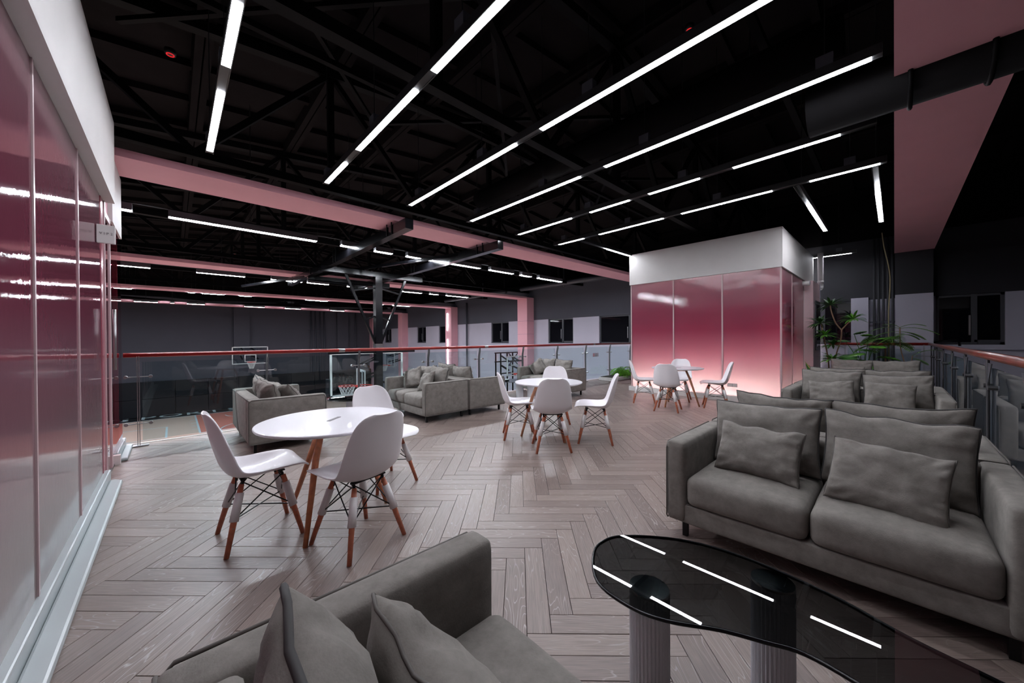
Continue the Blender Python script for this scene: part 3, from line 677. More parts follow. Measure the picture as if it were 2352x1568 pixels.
# ------------------------------------------------------------------ railings
def rail_post(parent, x, y, outward, axis, tri=False):
    """bent stainless post with two glass clamps; axis = along-rail unit, outward = sign away from the lounge"""
    a = V(*axis); n = V(-a.y, a.x, 0)*outward
    b = V(x, y, 0)
    m = MB()
    if tri: m.tube([b+V(0,0,.01), b+V(0,0,1.03)], .010, 10)
    for s in (() if tri else (-1,1)):
        q = b+a*(.008*s)
        m.bar(q-n*.0+V(0,0,.01), q+V(0,0,.86), .005, .045, n); m.bar(q+V(0,0,.86), q-n*.035+V(0,0,.99), .005, .04, n); m.bar(q-n*.035+V(0,0,.99), q-n*.035+V(0,0,1.04), .005, .03, n)
    p = m.build('post', M['dullsteel'] if tri else M['steel'], parent)
    o = MB().box(-.085,.085,-.035,.035,0,.016).build('base_plate', M['steel'], p, bevel=.012)
    o.location = b; o.rotation_euler = (0,0,math.atan2(a.y,a.x))
    for z in (.26,.80):
        c = MB(); c.tube([b-a*.10+n*.01+V(0,0,z), b+a*.10+n*.01+V(0,0,z)], .006, 6)
        for s in (-1,1): c.tube([b+a*(.10*s)-n*.012+V(0,0,z), b+a*(.10*s)+n*.035+V(0,0,z)], .018, 10)
        c.build('glass_clamp', M['dullsteel'] if tri else M['steel'], p, smooth=False)
    if tri:
        t = MB(); q0 = b+V(0,0,.99)
        t.add([q0-a*.16-n*.002, q0+a*.16-n*.002, q0-V(0,0,.17)-n*.002, q0-a*.16+n*.004, q0+a*.16+n*.004, q0-V(0,0,.17)+n*.004],[(0,2,1),(3,4,5),(0,1,4,3),(1,2,5,4),(2,0,3,5)])
        t.build('gusset', M['winframe'], p)
RY = 6.02
r1 = thing('glass_railing', 'long glass railing with a red handrail along the balcony edge', 'railing', (0,0,0))
MB().tube([(VX+.02,RY,1.05),(11.3,RY,1.05)], .027, 14).build('handrail', M['handrail'], r1, smooth=True)
px_ = [-.30,.94,2.19,3.46,4.66,5.95,7.2,8.45,9.7,10.95]
for x in px_: rail_post(r1, x, RY-.05, 1, (1,0,0))
for x in (1.90, 4.85, 8.9): MB().tube([(x,RY,1.05),(x+.09,RY,1.05)], .0285, 14).build('joint_sleeve', M['steel'], r1, smooth=True)
for a, b in zip(px_, px_[1:]): MB().box(a+.03,b-.03,RY-.02,RY-.01,.06,.97).build('glass_pane', M['rail_glass'], r1)
r2_ = thing('glass_railing', 'glass railing with a red handrail behind the right-hand sofas', 'railing', (0,0,0))
MB().tube([(.2,-.5,1.05),(11.32,-.5,1.05)], .030, 14).build('handrail', M['handrail2'], r2_, smooth=True)
MB().tube([(2.58,-.5,1.05),(2.66,-.5,1.05)], .0315, 14).build('joint_sleeve', M['blackmetal'], r2_, smooth=True)
px2 = [.95,2.2,3.45,4.72,6.04,7.32,8.57,9.78,11.1]
for x in px2: rail_post(r2_, x, -.51, -1, (1,0,0), tri=True)
for a, b in zip(px2, px2[1:]): MB().box(a+.03,b-.03,-.535,-.525,.06,.95).build('glass_pane', M['rail_glass'], r2_)
r3 = thing('glass_railing', 'short glass railing with a red handrail behind the potted plants', 'railing', (0,0,0))
MB().tube([(11.32,-.5,1.05),(11.32,1.06,1.05)], .030, 14).build('handrail', M['handrail'], r3, smooth=True)
for y in (-.42,.78): rail_post(r3, 11.32, y, 1, (0,-1,0))
for a, b in ((-.38,.74),): MB().box(11.33,11.34,a,b,.06,.95).build('glass_pane', M['rail_glass'], r3)
ns = thing('no_smoking_sticker', 'small white rectangular notice with a red ring on the balcony glass', 'sticker', (9.0,RY-.022,.74))
MB().box(-.15,.15,-.002,0,-.055,.055).build('plate', M['lightwall'], ns)
MB().tube([(-.1+.035*math.cos(a),-.004,.035*math.sin(a)) for a in [2*PI*k/16 for k in range(16)]], .004, 5, closed=True).build('ring', M['red'], ns)
for z, w_ in ((.022,.13),(-.008,.16),(-.034,.1)): MB().box(-.035,-.035+w_,-.004,-.002,z-.006,z+.006).build('text_line', M['textgrey'], ns)

# ------------------------------------------------------------------ sofas
def puff(lx, ly, lz, r, bulge=(0,0,0), n=10, seed=0, wr=0):
    """rounded upholstered block centred in x,y with z from 0"""
    bm = bmesh.new(); bmesh.ops.create_cube(bm, size=1)
    bmesh.ops.subdivide_edges(bm, edges=bm.edges[:], cuts=n, use_grid_fill=True)
    hx, hy, hz = lx/2, ly/2, lz/2
    for v in bm.verts:
        c = v.co*2
        # bunch the grid towards the edges so corners stay round
        q = V(*[math.sin(t*PI/2) if abs(t) < 1 else t for t in c])
        p = V(q.x*hx, q.y*hy, q.z*hz)
        core = V(max(-hx+r,min(hx-r,p.x)), max(-hy+r,min(hy-r,p.y)), max(-hz+r,min(hz-r,p.z)))
        d = p-core
        if d.length > 1e-6: p = core+d.normalized()*r
        bx = (1-(p.x/hx)**2); by = (1-(p.y/hy)**2); bz = (1-(p.z/hz)**2)
        p += V(math.copysign(bulge[0],p.x)*max(0,by)*max(0,bz)*abs(q.x), math.copysign(bulge[1],p.y)*max(0,bx)*max(0,bz)*abs(q.y), (bulge[2] if p.z > 0 else 0)*max(0,bx)*max(0,by)*abs(q.z))
        if wr:
            nn = noise.noise(p*9+V(seed,0,0)); p += p.normalized()*nn*wr
        v.co = p+V(0,0,hz)
    vs = [tuple(v.co) for v in bm.verts]; bm.verts.index_update(); fs = [tuple(v.index for v in f.verts) for f in bm.faces]; bm.free()
    return vs, fs
def part_puff(name, parent, dims, r, loc, bulge=(0,0,0), n=10, wr=0, seed=0, rot=None):
    m = MB(); m.add(*puff(*dims, r, bulge, n, seed, wr)); o = m.build(name, M['suede'], parent, smooth=True, loc=loc)
    if rot: o.rotation_euler = rot
    return o
def make_sofa(W_=1.36, D=.76, name='sofa', label='', loc=(0,0,0), rz=0):
    t = thing(name, label, 'sofa', loc, rz)
    AT = .11; H = .58; x0, x1 = -D/2, D/2
    part_puff('frame', t, (D-.03, W_-.02, .115), .012, (0,0,.095), n=4)
    ys_ = W_/2-AT; n = 2; cw = 2*ys_/n
    for s in (-1,1):
        part_puff('seat_cushion', t, (D-.15, cw-.006, .175), .045, (.075, s*cw/2, .205), (0.012,0,.022), 12, .003, s)
    for s in (-1,1):
        a = part_puff('armrest', t, (D, AT, H-.10), .028, (0, s*(W_/2-AT/2), .10), (0.0,.006,0), 10, .0015, s+3)
        y = s*(W_/2-.004); e = .014
        loop = [(x0+.02,y,.105),(x1-e,y,.105),(x1-.004,y,.12),(x1-.004,y,H-.05),(x1-.03,y,H-.012),(x0+.03,y,H-.004),(x0+.006,y,H-.03),(x0+.006,y,.12)]
        q_ = MB().tube(loop, .0045, 6, closed=True).build('piping', M['seam'], a, smooth=True); q_.location = -a.location
    b = part_puff('backrest', t, (.13, W_-2*AT+.02, H-.10), .028, (x0+.065, 0, .10), (.006,0,0), 10, .0015, 9)
    MB().tube([(x0+.004,-W_/2+.01,H-.012),(x0+.004,W_/2-.01,H-.012)], .0045, 6).build('piping', M['seam'], b, smooth=True).location = -b.location
    for sx in (-1,1):
        for sy in (-1,1):
            MB().box(-.014,.014,-.014,.014,0,.10).build('leg', M['blackmetal'], t, loc=(sx*(D/2-.07), sy*(W_/2-.09), 0))
    return t
sofa0 = make_sofa()
KIDS.clear()
def kids_index():
    KIDS.clear()
    for o in bpy.data.objects:
        if o.parent: KIDS.setdefault(o.parent, []).append(o)
    for o in bpy.data.objects: KIDS.setdefault(o, [])
kids_index()
GS = 'taupe two-seat sofas around the lounge'
AY = .285
first = True
sofas = [((.345,.285,0), 0, 'taupe sofa in the foreground seen over its cushions, one arm rising at the bottom'),
         ((2.58,AY,0), PI, 'taupe sofa facing the black kidney table, two scatter pillows on its seat'),
         ((3.37,AY,0), 0, 'taupe sofa standing back to back behind the nearest right-hand sofa'),
         ((5.78,.27,0), PI, 'taupe sofa in the second row on the right, facing the camera'),
         ((6.57,.27,0), 0, 'taupe sofa back to back behind the second-row sofa on the right'),
         ((8.75,.27,0), PI, 'farthest taupe sofa on the right, in front of the potted plants'),
         ((.94,5.31,0), 0, 'taupe sofa behind the nearest white table, seen from its side and back'),
         ((2.99,5.27,0), PI, 'taupe sofa by the railing with four pillows, left of a back-to-back pair'),
         ((3.77,5.27,0), 0, 'taupe sofa by the railing whose side panel shows, right of the back-to-back pair'),
         ((6.10,5.24,0), PI, 'taupe sofa by the railing behind the middle white table')]
for i, (l, r, lb) in enumerate(sofas): place(sofa0, l, r, lb, GS, first=(i == 0))

# ------------------------------------------------------------------ cushions
def pillow_mesh(w_, h_, t_, seed, n=26, wr=.017):
    vs = []; fs = []; rnd = random.Random(seed); ph = rnd.uniform(0,100)
    def warp(p, u, v):
        b = noise.noise(V(u*1.3+ph, v*1.3, 7))*.020+(u*u)*.016-(v*v)*.010
        p.y += noise.noise(V(u*2.4+ph, 3, v))*.014*(.4+.6*max(0,v)); p.z += b
        return p
    def pos(u, v, side):
        # outline: slightly concave edges, pointed corners
        ex = 1-.055*(1-v*v); ey = 1-.055*(1-u*u)
        x = u*w_/2*ex; y = v*h_/2*ey
        e = (1-abs(u)**2.6)*(1-abs(v)**2.6)
        th = t_/2*max(0,e)**.42
        wn = noise.noise(V(u*2.2+ph, v*2.2, side*3))*wr*.8*min(1,e*3) + noise.noise(V(u*6+ph, v*6, side*5))*wr*.45*min(1,e*4)
        # creases that run in from the corners
        rim = max(abs(u),abs(v)); ang = math.atan2(v,u)
        wn += math.sin(ang*22+ph+3*noise.noise(V(u*3+ph,v*3,1)))*wr*1.1*max(0,rim-.5)*min(1,e*8)
        return warp(V(x, y, side*(th+wn*(1 if th > .002 else 0))), u, v)
    N = n+1
    for side in (1,-1):
        for i in range(N):
            for j in range(N):
                u = math.sin((2*i/n-1)*PI/2); v = math.sin((2*j/n-1)*PI/2)
                vs.append(pos(u, v, side))
    for s in range(2):
        for i in range(n):
            for j in range(n):
                a = s*N*N+i*N+j
                q = (a, a+N, a+N+1, a+1)
                fs.append(q if s == 0 else q[::-1])
    rimp = []
    T = 14
    for k in range(4*T):
        s, t = divmod(k, T); t = -1+2*t/T
        u, v = [(t,-1),(1,t),(-t,1),(-1,-t)][s]
        ex = 1-.055*(1-v*v); ey = 1-.055*(1-u*u)
        rimp.append(warp(V(u*w_/2*ex, v*h_/2*ey, .004*math.sin(k*1.7+ph)), u, v))
    return vs, fs, rimp
PROTO = {}
def cushion(kind, w_, h_, t_, loc, face, lean, roll, label, group, piped=True, seed=0):
    """face = heading the cushion's front looks to; lean = tilt back from vertical"""
    key = (kind, w_, h_, t_, seed % 5)
    if key not in PROTO:
        vs, fs, rimp = pillow_mesh(w_, h_, t_, seed % 5+len(PROTO))
        a = MB().add(vs, fs); me = a.mesh(kind, M['suede'], True)
        bm = bmesh.new(); bm.from_mesh(me); bmesh.ops.remove_doubles(bm, verts=bm.verts, dist=.0008); bm.to_mesh(me); bm.free()
        for p in me.polygons: p.use_smooth = True
        pm = MB().tube(rimp, .006 if piped else .0035, 6, closed=True).mesh('piping', M['piping'] if piped else M['seam'], True)
        PROTO[key] = (me, pm)
    me, pm = PROTO[key]
    o = bpy.data.objects.new(kind, me); COL.objects.link(o); p = bpy.data.objects.new('piping', pm); COL.objects.link(p); p.parent = o
    # local: x width, y height, z thickness(front)
    f = V(math.cos(face), math.sin(face), 0); side = V(-f.y, f.x, 0)
    upv = (V(0,0,1)*math.cos(lean) - f*math.sin(lean)).normalized(); nrm = side.cross(upv).normalized()
    R = Matrix((side, upv, nrm)).transposed() @ Matrix.Rotation(roll, 3, 'Z')
    o.matrix_world = Matrix.Translation(Vector(loc)) @ R.to_4x4()
    tag(o, label, 'cushion', group); return o
GB, GP = 'large piped back cushions', 'scatter pillows'
R_ = math.radians
def big(loc, face, label, seed=0, lean=12, roll=0, w_=.56, h_=.40): cushion('back_cushion', w_, h_, .17, loc, R_(face), R_(lean), R_(roll), label, GB, True, seed)
def small(loc, face, label, seed=0, lean=18, roll=0, w_=.42, h_=.30, t=.13): cushion('scatter_pillow', w_, h_, t, loc, R_(face), R_(lean), R_(roll), label, GP, False, seed)
# nearest right sofa (faces -X)
big((2.745,.57,.575), 180, 'left large back cushion on the sofa facing the black table', 0, 12, 1)
big((2.745,.005,.575), 180, 'right large back cushion on the sofa facing the black table', 1, 13, -2)
small((2.52,.555,.525), 178, 'left scatter pillow on the sofa facing the black table', 0, 24, -2)
small((2.47,.03,.52), 176, 'right scatter pillow on the sofa facing the black table', 1, 26, -4, .41, .32)
big((3.20,.56,.59), 0, 'left back cushion on the sofa behind the nearest one', 2, 10, 1)
big((3.20,-.01,.59), 0, 'right back cushion on the sofa behind the nearest one', 3, 10, -1, .60)
big((5.95,.55,.585), 180, 'left large back cushion in the second row on the right', 1, 12, -1)
big((5.95,-.02,.57), 180, 'right large back cushion in the second row on the right', 2, 15, 2)
small((5.74,.52,.53), 176, 'left scatter pillow in the second row on the right, sagging', 2, 24, 6)
small((5.70,.04,.53), 180, 'right scatter pillow in the second row on the right', 3, 20, -2, .40, .34)
big((6.40,.52,.60), 0, 'left back cushion of the sofa behind the second row', 0, 10, 1)
big((6.40,-.02,.60), 0, 'right back cushion of the sofa behind the second row', 4, 10, -2)
big((8.92,.54,.60), 180, 'left back cushion on the farthest right-hand sofa', 3, 12, -2)
big((8.92,-.02,.60), 180, 'right back cushion on the farthest right-hand sofa', 1, 12, 2)
small((8.72,.56,.54), 180, 'left scatter pillow on the farthest right-hand sofa', 4, 18, 1)
small((8.70,.0,.50), 180, 'low scatter pillow on the farthest right-hand sofa, right side', 0, 30, 0)
# rail sofas
small((.80,5.06,.56), 10, 'plump pillow leaning over the back of the sofa behind the nearest table', 1, 8, 8, .40, .36, .17)
big((.83,5.55,.56), 0, 'back cushion at the far end of the sofa behind the nearest table', 2, 14, 4, .5, .38)
small((.98,5.06,.53), 30, 'second pillow sunk in the sofa behind the nearest table', 2, 34, -10, .40, .34, .15)
small((1.02,5.52,.51), -12, 'third pillow lying back at the far end of the same sofa', 3, 40, 12, .40, .32, .15)
big((3.17,5.49,.58), 180, 'left back cushion on the railing sofa with four pillows', 3, 12, 2, .50, .36)
small((2.96,5.62,.56), 200, 'square pillow propped against the left arm of the railing sofa', 3, 24, 18, .36, .34)
small((2.94,5.12,.54), 172, 'pale pillow low behind the near arm of the railing sofa', 4, 26, 10, .38, .32)
big((3.13,5.06,.59), 180, 'right back cushion on the railing sofa with four pillows', 4, 12, -3, .48, .36)
big((3.58,5.50,.60), 0, 'cushion with a peaked corner on the right-hand railing sofa', 2, 12, 3, .50, .38)
big((3.58,5.02,.58), 0, 'cushion showing above the side panel of the right-hand railing sofa', 0, 12, -2, .50, .36)
small((6.10,5.62,.56), 205, 'square pillow tipped on its corner on the sofa behind the middle table', 2, 22, 38, .34, .34)
big((6.27,5.50,.58), 180, 'back cushion on the sofa behind the middle table, left side', 1, 12, 1, .50, .36)
big((6.27,5.01,.58), 180, 'crumpled back cushion on the sofa behind the middle table, right side', 3, 12, -2, .46, .34)
# foreground sofa (faces +X)
big((.145,.40,.59), -8, 'tall foreground cushion with a dark seam and a peaked corner', 4, 14, 8, .50, .44)
small((.335,.44,.56), 2, 'foreground pillow right of the peaked one at the bottom edge', 2, 24, 6, .44, .36, .15)

# ------------------------------------------------------------------ chairs
def make_chair():
    t = thing('shell_chair', '', 'chair')
    prof = [(.235,.405),(.222,.418),(.185,.424),(.12,.418),(.04,.405),(-.04,.396),(-.11,.400),(-.160,.425),(-.192,.475),(-.212,.54),(-.230,.61),(-.245,.68),(-.257,.735),(-.266,.772),(-.272,.790)]
    wid = [.150,.190,.214,.224,.226,.224,.220,.216,.212,.206,.196,.182,.160,.125,.075]
    rise= [.000,.006,.018,.030,.042,.050,.056,.062,.064,.062,.056,.048,.038,.026,.014]
    pc = bez([(a,b,0) for a,b in prof],3); wc = bez([(a,0,0) for a in wid],3); rc = bez([(a,0,0) for a in rise],3)
    nu = 16; vs = []; fs = []; m = len(pc)
    for i in range(m):
        d = (pc[min(i+1,m-1)]-pc[max(i-1,0)]).normalized(); nrm = V(d.y*-1, d.x, 0)  # towards the sitter
        if nrm.y < 0 and i < m//2: nrm = -nrm
        nrm = V(-d.y, d.x, 0)
        if i < 6 and nrm.y < 0: nrm = -nrm
        # sitter side: up over the seat, forward over the back
        if nrm.dot(V(.6,.8,0)) < 0: nrm = -nrm
        for k in range(nu+1):
            u = -1+2*k/nu
            r = rc[i].x*abs(u)**2.4
            lip = .0
            x = pc[i].x+nrm.x*r; z = pc[i].y+nrm.y*r
            vs.append((x, u*wc[i].x*(1-.04*u*u), z))
    for i in range(m-1):
        for k in range(nu):
            a = i*(nu+1)+k; fs.append((a, a+1, a+nu+2, a+nu+1))
    s = MB().add(vs, fs).build('seat_shell', M['chair'], t, smooth=True)
    sm = s.modifiers.new('thick','SOLIDIFY'); sm.thickness = .009; sm.offset = 0
    bv = s.modifiers.new('lip','BEVEL'); bv.width = .003; bv.segments = 2; bv.limit_method = 'ANGLE'; bv.angle_limit = R_(50)
    tops = []; 
    for sx in (-1,1):
        for sy in (-1,1):
            a = V(-.0+sx*.105, sy*.095, .365); b = V(sx*.19, sy*.185, 0)
            mid = a.lerp(b, .46)
            lg = MB().tube([a.lerp(b,.0), a.lerp(b,.3), b], [.0135,.0175,.0125], 12).build('leg', M['redwood'], t, smooth=True)
            MB().tube([a.lerp(b,.12), a.lerp(b,.52)], [.021,.023], 14).build('sleeve', M['sleeve'], lg, smooth=True)
            MB().tube([a.lerp(b,.60)-V(0,.0,0)+V(0,sy*.012,0), a.lerp(b,.60)+V(0,sy*.016,0)], .004, 6).build('screw', M['steel'], lg)
            tops.append((a, a.lerp(b,.49), sx, sy))
    fr = MB()
    D = {(sx,sy):(a,b) for a,b,sx,sy in tops}
    for (p, q) in (((-1,-1),(1,-1)),((-1,1),(1,1)),((-1,-1),(-1,1)),((1,-1),(1,1))):
        fr.tube([D[p][0]+V(0,0,.015), D[q][1]], .0038, 6); fr.tube([D[q][0]+V(0,0,.015), D[p][1]], .0038, 6)
    fr.tube([D[(-1,-1)][1], D[(1,1)][1]], .0038, 6); fr.tube([D[(-1,1)][1], D[(1,-1)][1]], .0038, 6)
    for a, b, sx, sy in tops:
        fr.tube([a+V(0,0,-.03), a+V(-sx*.005,0,.012), V(sx*.085,sy*.10,.398)], .009, 8)
        fr.tube([b-V(0,0,.006), b+V(0,0,.006)], .012, 8)
    fr.bar((-.10,-.11,.392),(-.10,.11,.392),.025,.008).bar((.10,-.11,.398),(.10,.11,.398),.025,.008)
    fr.build('wire_frame', M['blackmetal'], t, smooth=False)
    return t
ch0 = make_chair(); kids_index()
GC = 'white shell chairs with reddish wooden legs'
chairs = [((.385,2.72),2,'white shell chair left of the nearest table, seen side-on facing right'),
          ((.805,2.22),104,'white shell chair nearest the camera, its back turned to us'),
          ((1.30,2.97),-82,'white shell chair on the far side of the nearest table'),
          ((3.12,3.20),-40,'white shell chair left of the middle table, side-on facing right'),
          ((3.03,2.60),50,'white shell chair in front of the middle table, back to the camera'),
          ((3.63,2.43),124,'white shell chair right of the middle table, side-on facing left'),
          ((4.05,3.38),-137,'white shell chair behind the middle table facing the camera'),
          ((6.50,3.26),-62,'white shell chair left of the table by the lit box, facing right'),
          ((6.02,2.60),14,'white shell chair in front of the table by the lit box, back to us'),
          ((7.15,2.86),196,'white shell chair behind the table by the lit box, facing us'),
          ((6.88,2.14),112,'white shell chair right of the table by the lit box, facing left')]
for i, ((x,y),a,lb) in enumerate(chairs): place(ch0, (x,y,0), R_(a), lb, GC, first=(i == 0))

# ------------------------------------------------------------------ round tables
def round_table(loc, r, zt, rot, label, wood, group, angs=(0,120,240), fr=(.82,.82,.82)):
    t = thing('round_table', label, 'table', (loc[0],loc[1],0), rot, group)
    MB().lathe([(r-.02,-.022),(r-.004,-.016),(r,-.008),(r-.002,-.002),(r-.008,0)],64,(0,0,zt)).build('tabletop', M['tabletop'], t, smooth=False)
    MB().box(-.065,.065,-.012,.012,zt,zt+.002).build('cable_slot', M['dark'], t)
    MB().tube([(0,0,zt-.035),(0,0,zt-.022)], .17, 24).build('under_plate', M['blackmetal'], t)
    for k in range(3):
        a = R_(angs[k]); c, s = math.cos(a), math.sin(a)
        m = MB(); m.tube([(c*.13,s*.13,zt-.022),(c*.2,s*.2,zt*.72),(c*(r*fr[k]),s*(r*fr[k]),0)],[.019,.020,.0135],10); m.build('leg', M[wood], t, smooth=True)
    for k in range(3):
        a = 2*PI*k/3+PI/3; c, s = math.cos(a), math.sin(a)
        a2 = R_(angs[k]); MB().bar((0,0,zt-.05),(math.cos(a2)*.17,math.sin(a2)*.17,zt-.045),.03,.03).build('cross_bar', M[wood], t)
    return t
GT = 'white round cafe tables'
round_table((.775,2.56), .445, .68, R_(-137), 'nearest white round table with a cable slot in its top', 'tablewood', GT, (0,-112,140), (.70,1.02,.82))
round_table((3.38,2.94), .415, .68, R_(-105), 'white round table in the middle of the lounge', 'lightwood', GT)
round_table((6.60,2.68), .43, .68, R_(-72), 'white round table in front of the lit pink glass', 'lightwood', GT)

# ------------------------------------------------------------------ kidney tables
def kidney(loc, rot, out, z, pillars, label, topm, rp=.055, h=None, fl=True):
    t = thing('coffee_table', label, 'table', (loc[0],loc[1],0), rot, 'glass coffee tables on white column legs')
    pts = [V(*p,0) for p in out]; n = len(pts); sm = []
    for i in range(n):
        p0, p1, p2, p3 = pts[i-1], pts[i], pts[(i+1)%n], pts[(i+2)%n]
        for j in range(5):
            q = j/5; sm.append(.5*((2*p1)+(p2-p0)*q+(2*p0-5*p1+4*p2-p3)*q*q+(3*p1-p0-3*p2+p3)*q**3))
    ar = sum(a.x*b.y-b.x*a.y for a, b in zip(sm, sm[1:]+sm[:1]))
    if ar < 0: sm.reverse()
    MB().prism([(p.x,p.y) for p in sm], z-.010, z).build('glass_top', topm, t)
    MB().tube([(p.x,p.y,z-.005) for p in sm], .0055, 6, closed=True).build('edge', M['gloss'], t, smooth=True)
    for (x, y) in pillars:
        p = MB().lathe([(rp,0),(rp,z-.018)], 192 if fl else 32, (x,y,0), 32 if fl else 0, .10).build('pillar', M['fluted'], t, smooth=False)
        MB().lathe([(rp*.98,z-.018),(rp*.98,z-.011)], 40, (x,y,0)).build('mirror_cap', M['mirror'], p)
    return t
KZ = .43; ks = (1.2-KZ)/(1.2-.43)
ko = [(1.09,.74),(1.18,.765),(1.28,.73),(1.41,.57),(1.46,.38),(1.435,.14),(1.37,-.03),(1.33,-.20),(1.27,-.33),(1.16,-.36),(1.07,-.28),(1.06,-.12),(1.105,.04),(1.12,.15),(1.09,.23),(1.05,.32),(.98,.43),(.955,.53),(.98,.65)]
kidney((0,0), 0, [(x*ks,y*ks) for x,y in ko], KZ, [(1.085,.53),(1.40,.27)], 'kidney-shaped smoked glass coffee table on fluted white columns, foreground', M['smoke'], .060)
ov = [(.30*math.cos(a)*(1+.12*math.cos(2*a)), .38*math.sin(a)) for a in [2*PI*k/12 for k in range(12)]]
kidney((1.90,5.50), 0, ov, .37, [(-.06,-.16),(.06,.16)], 'small smoked glass coffee table by the railing, behind the nearest table', M['smoke'], .060)
kidney((5.10,5.25), .2, ov, .37, [(.1,.03),(.34*.6,-.18)], 'small grey glass coffee table by the railing, left of the middle table', M['smoke'], .075, fl=False)

# ------------------------------------------------------------------ basketball equipment
def hoop(loc, rot, label, board=(1.8,1.05), arm=1.5, zb=.0, black=False, portable=False, mini=1.0):
    """local: board in XZ plane at y=0 facing -Y, zb = board bottom height"""
    t = thing('basketball_hoop', label, 'basketball hoop', loc, rot)
    w_, h_ = board; fm = M['boardwhite']
    b = MB().box(-w_/2,w_/2,0,.012,zb,zb+h_).build('backboard', M['board'], t)
    f = MB(); e = .045*mini
    f.box(-w_/2,w_/2,-.01,.03,zb,zb+e).box(-w_/2,w_/2,-.01,.03,zb+h_-e,zb+h_).box(-w_/2,-w_/2+e,-.01,.03,zb,zb+h_).box(w_/2-e,w_/2,-.01,.03,zb,zb+h_); f.build('board_frame', fm, b)
    f = MB(); a = .295*mini; z0 = zb+.12*mini; z1 = z0+.45*mini
    f.box(-a,a,-.014,-.002,z0,z0+e).box(-a,a,-.014,-.002,z1-e,z1).box(-a,-a+e,-.014,-.002,z0,z1).box(a-e,a,-.014,-.002,z0,z1); f.build('target_square', fm, b)
    rr = .225*mini; zr = zb+.13*mini; cy = -.15*mini-rr
    r = MB().tube([(rr*math.cos(q),cy+rr*math.sin(q),zr) for q in [2*PI*k/24 for k in range(24)]], .012, 6, closed=True)
    r.box(-.10*mini,.10*mini,cy+rr-.02,0,zr-.06,zr); ri = r.build('rim', M['red'], t)
    nt_ = MB(); K = 12
    for lv in range(4):
        r0 = rr*(1-.14*lv); r1 = rr*(1-.14*(lv+1)); z0 = zr-.1*lv*mini; z1 = z0-.1*mini
        for k in range(K):
            q = 2*PI*(k+.5*(lv%2))/K
            for s in (-1,1):
                q2 = q+s*PI/K
                nt_.tube([(r0*math.cos(q),cy+r0*math.sin(q),z0),(r1*math.cos(q2),cy+r1*math.sin(q2),z1)], .007, 4, cap=False)
    nt_.build('net', M['net'], ri)
    br = MB()
    br.bar((-.4*mini,.03,zb+.3*mini),(-.25,arm,zb+.5*mini),.06,.06).bar((.4*mini,.03,zb+.3*mini),(.25,arm,zb+.5*mini),.06,.06).bar((-.5*mini,.05,zb+.75*mini),(.5*mini,.05,zb+.75*mini),.06,.06).bar((-.3,.05,zb+.75*mini),(-.25,arm,zb+1.0*mini),.05,.05).bar((.3,.05,zb+.75*mini),(.25,arm,zb+1.0*mini),.05,.05)
    br.build('bracket', M['blacktruss'], t)
    return t
hoop((3.42,27.0,0), 0, 'basketball hoop with a clear board on the far wall of the court', arm=2.4, zb=-.17)
hoop((11.0,24.2,0), -PI/2, 'distant basketball hoop side-on in front of a pink column', arm=.9, zb=-.63, board=(1.5,.95))
hoop((10.75,11.25,0), 0, 'basketball hoop with a red rim left of the nearest pink column', arm=.6, zb=-.36, board=(.92,.86), mini=.85)
hoop((4.9,13.2,0), R_(-100), 'low basketball hoop with a thick white frame behind the hanging mast', arm=.7, zb=-.55, board=(1.5,.72), mini=1.2)
sc_ = thing('training_frame', 'black tube training frame behind the court-side hoop', 'frame', (11.15,12.25,0))
m = MB()
for x in (-.55,-.25,.15,.5): m.bar((x,.1,-1.3),(x,.1,.62),.05,.05)
m.bar((-.6,.1,.60),(.85,.1,.60),.06,.05).bar((-.6,.1,.2),(.5,.1,.2),.05,.05).bar((.2,.05,.58),(.8,.05,0),.03,.03).bar((.8,.05,.58),(.2,.05,0),.03,.03).bar((-.3,.1,-.35),(.5,.1,-.35),.05,.05)
for x in (-.55,.5): m.bar((x,-.3,ZC+.03),(x,.5,ZC+.03),.06,.06).bar((x,.1,ZC),(x,.1,-1.3),.05,.05)
m.build('tubes', M['blacktruss'], sc_)
# ceiling-hung backstop: two girders, cross beams, mast and glass board facing away
bs = thing('hanging_backstop', 'black steel basketball backstop hung from the ceiling on two girders', 'basketball hoop', (0,0,0))
for x in (2.60, 4.43):
    g = MB().bar((x,5.0,2.955),(x,12.6,2.955),.13,.15).build('girder', M['gloss'], bs)
    for y in (5.45,5.62,8.15,8.3,10.1,12.0): 
        MB().tube([(x-.075,y,3.2),(x-.075,y,2.89),(x+.075,y,2.89),(x+.075,y,3.2)], .01, 6).build('hanger_clamp', M['blacktruss'], g)
MB().bar((2.45,8.95,2.86),(5.0,8.95,2.86),.12,.12).build('cross_beam', M['gloss'], bs)
MB().bar((2.55,10.45,2.84),(4.75,10.45,2.84),.10,.13).build('cross_beam', M['gloss'], bs)
MB().bar((1.5,13.3,2.85),(4.43,6.2,3.0),.06,.06).build('folding_strut', M['gloss'], bs)
MB().bar((3.79,9.0,2.86),(3.79,9.0,-.9),.17,.17).build('mast', M['gloss'], bs)
for s, x in ((-1,3.0),(1,4.55)):
    MB().bar((x,9.0,2.83),(3.79+s*.06,9.0,1.10),.055,.055).build('brace', M['gloss'], bs)
    for z in (2.42,1.72):
        q = (2.83-z)/(2.83-1.1); xx = x+(3.79+s*.06-x)*q
        MB().bar((3.79,9.0,z+.12),(xx,9.0,z),.035,.035).build('strut', M['gloss'], bs)
MB().box(3.70,3.88,8.9,9.1,1.02,1.12).build('clamp', M['steel'], bs)
MB().bar((2.62,9.02,.92),(4.80,9.02,.92),.07,.07).build('board_bar', M['gloss'], bs)
bd = MB().box(2.75,4.62,9.35,9.365,-.18,.90).build('backboard', M['board'], bs)
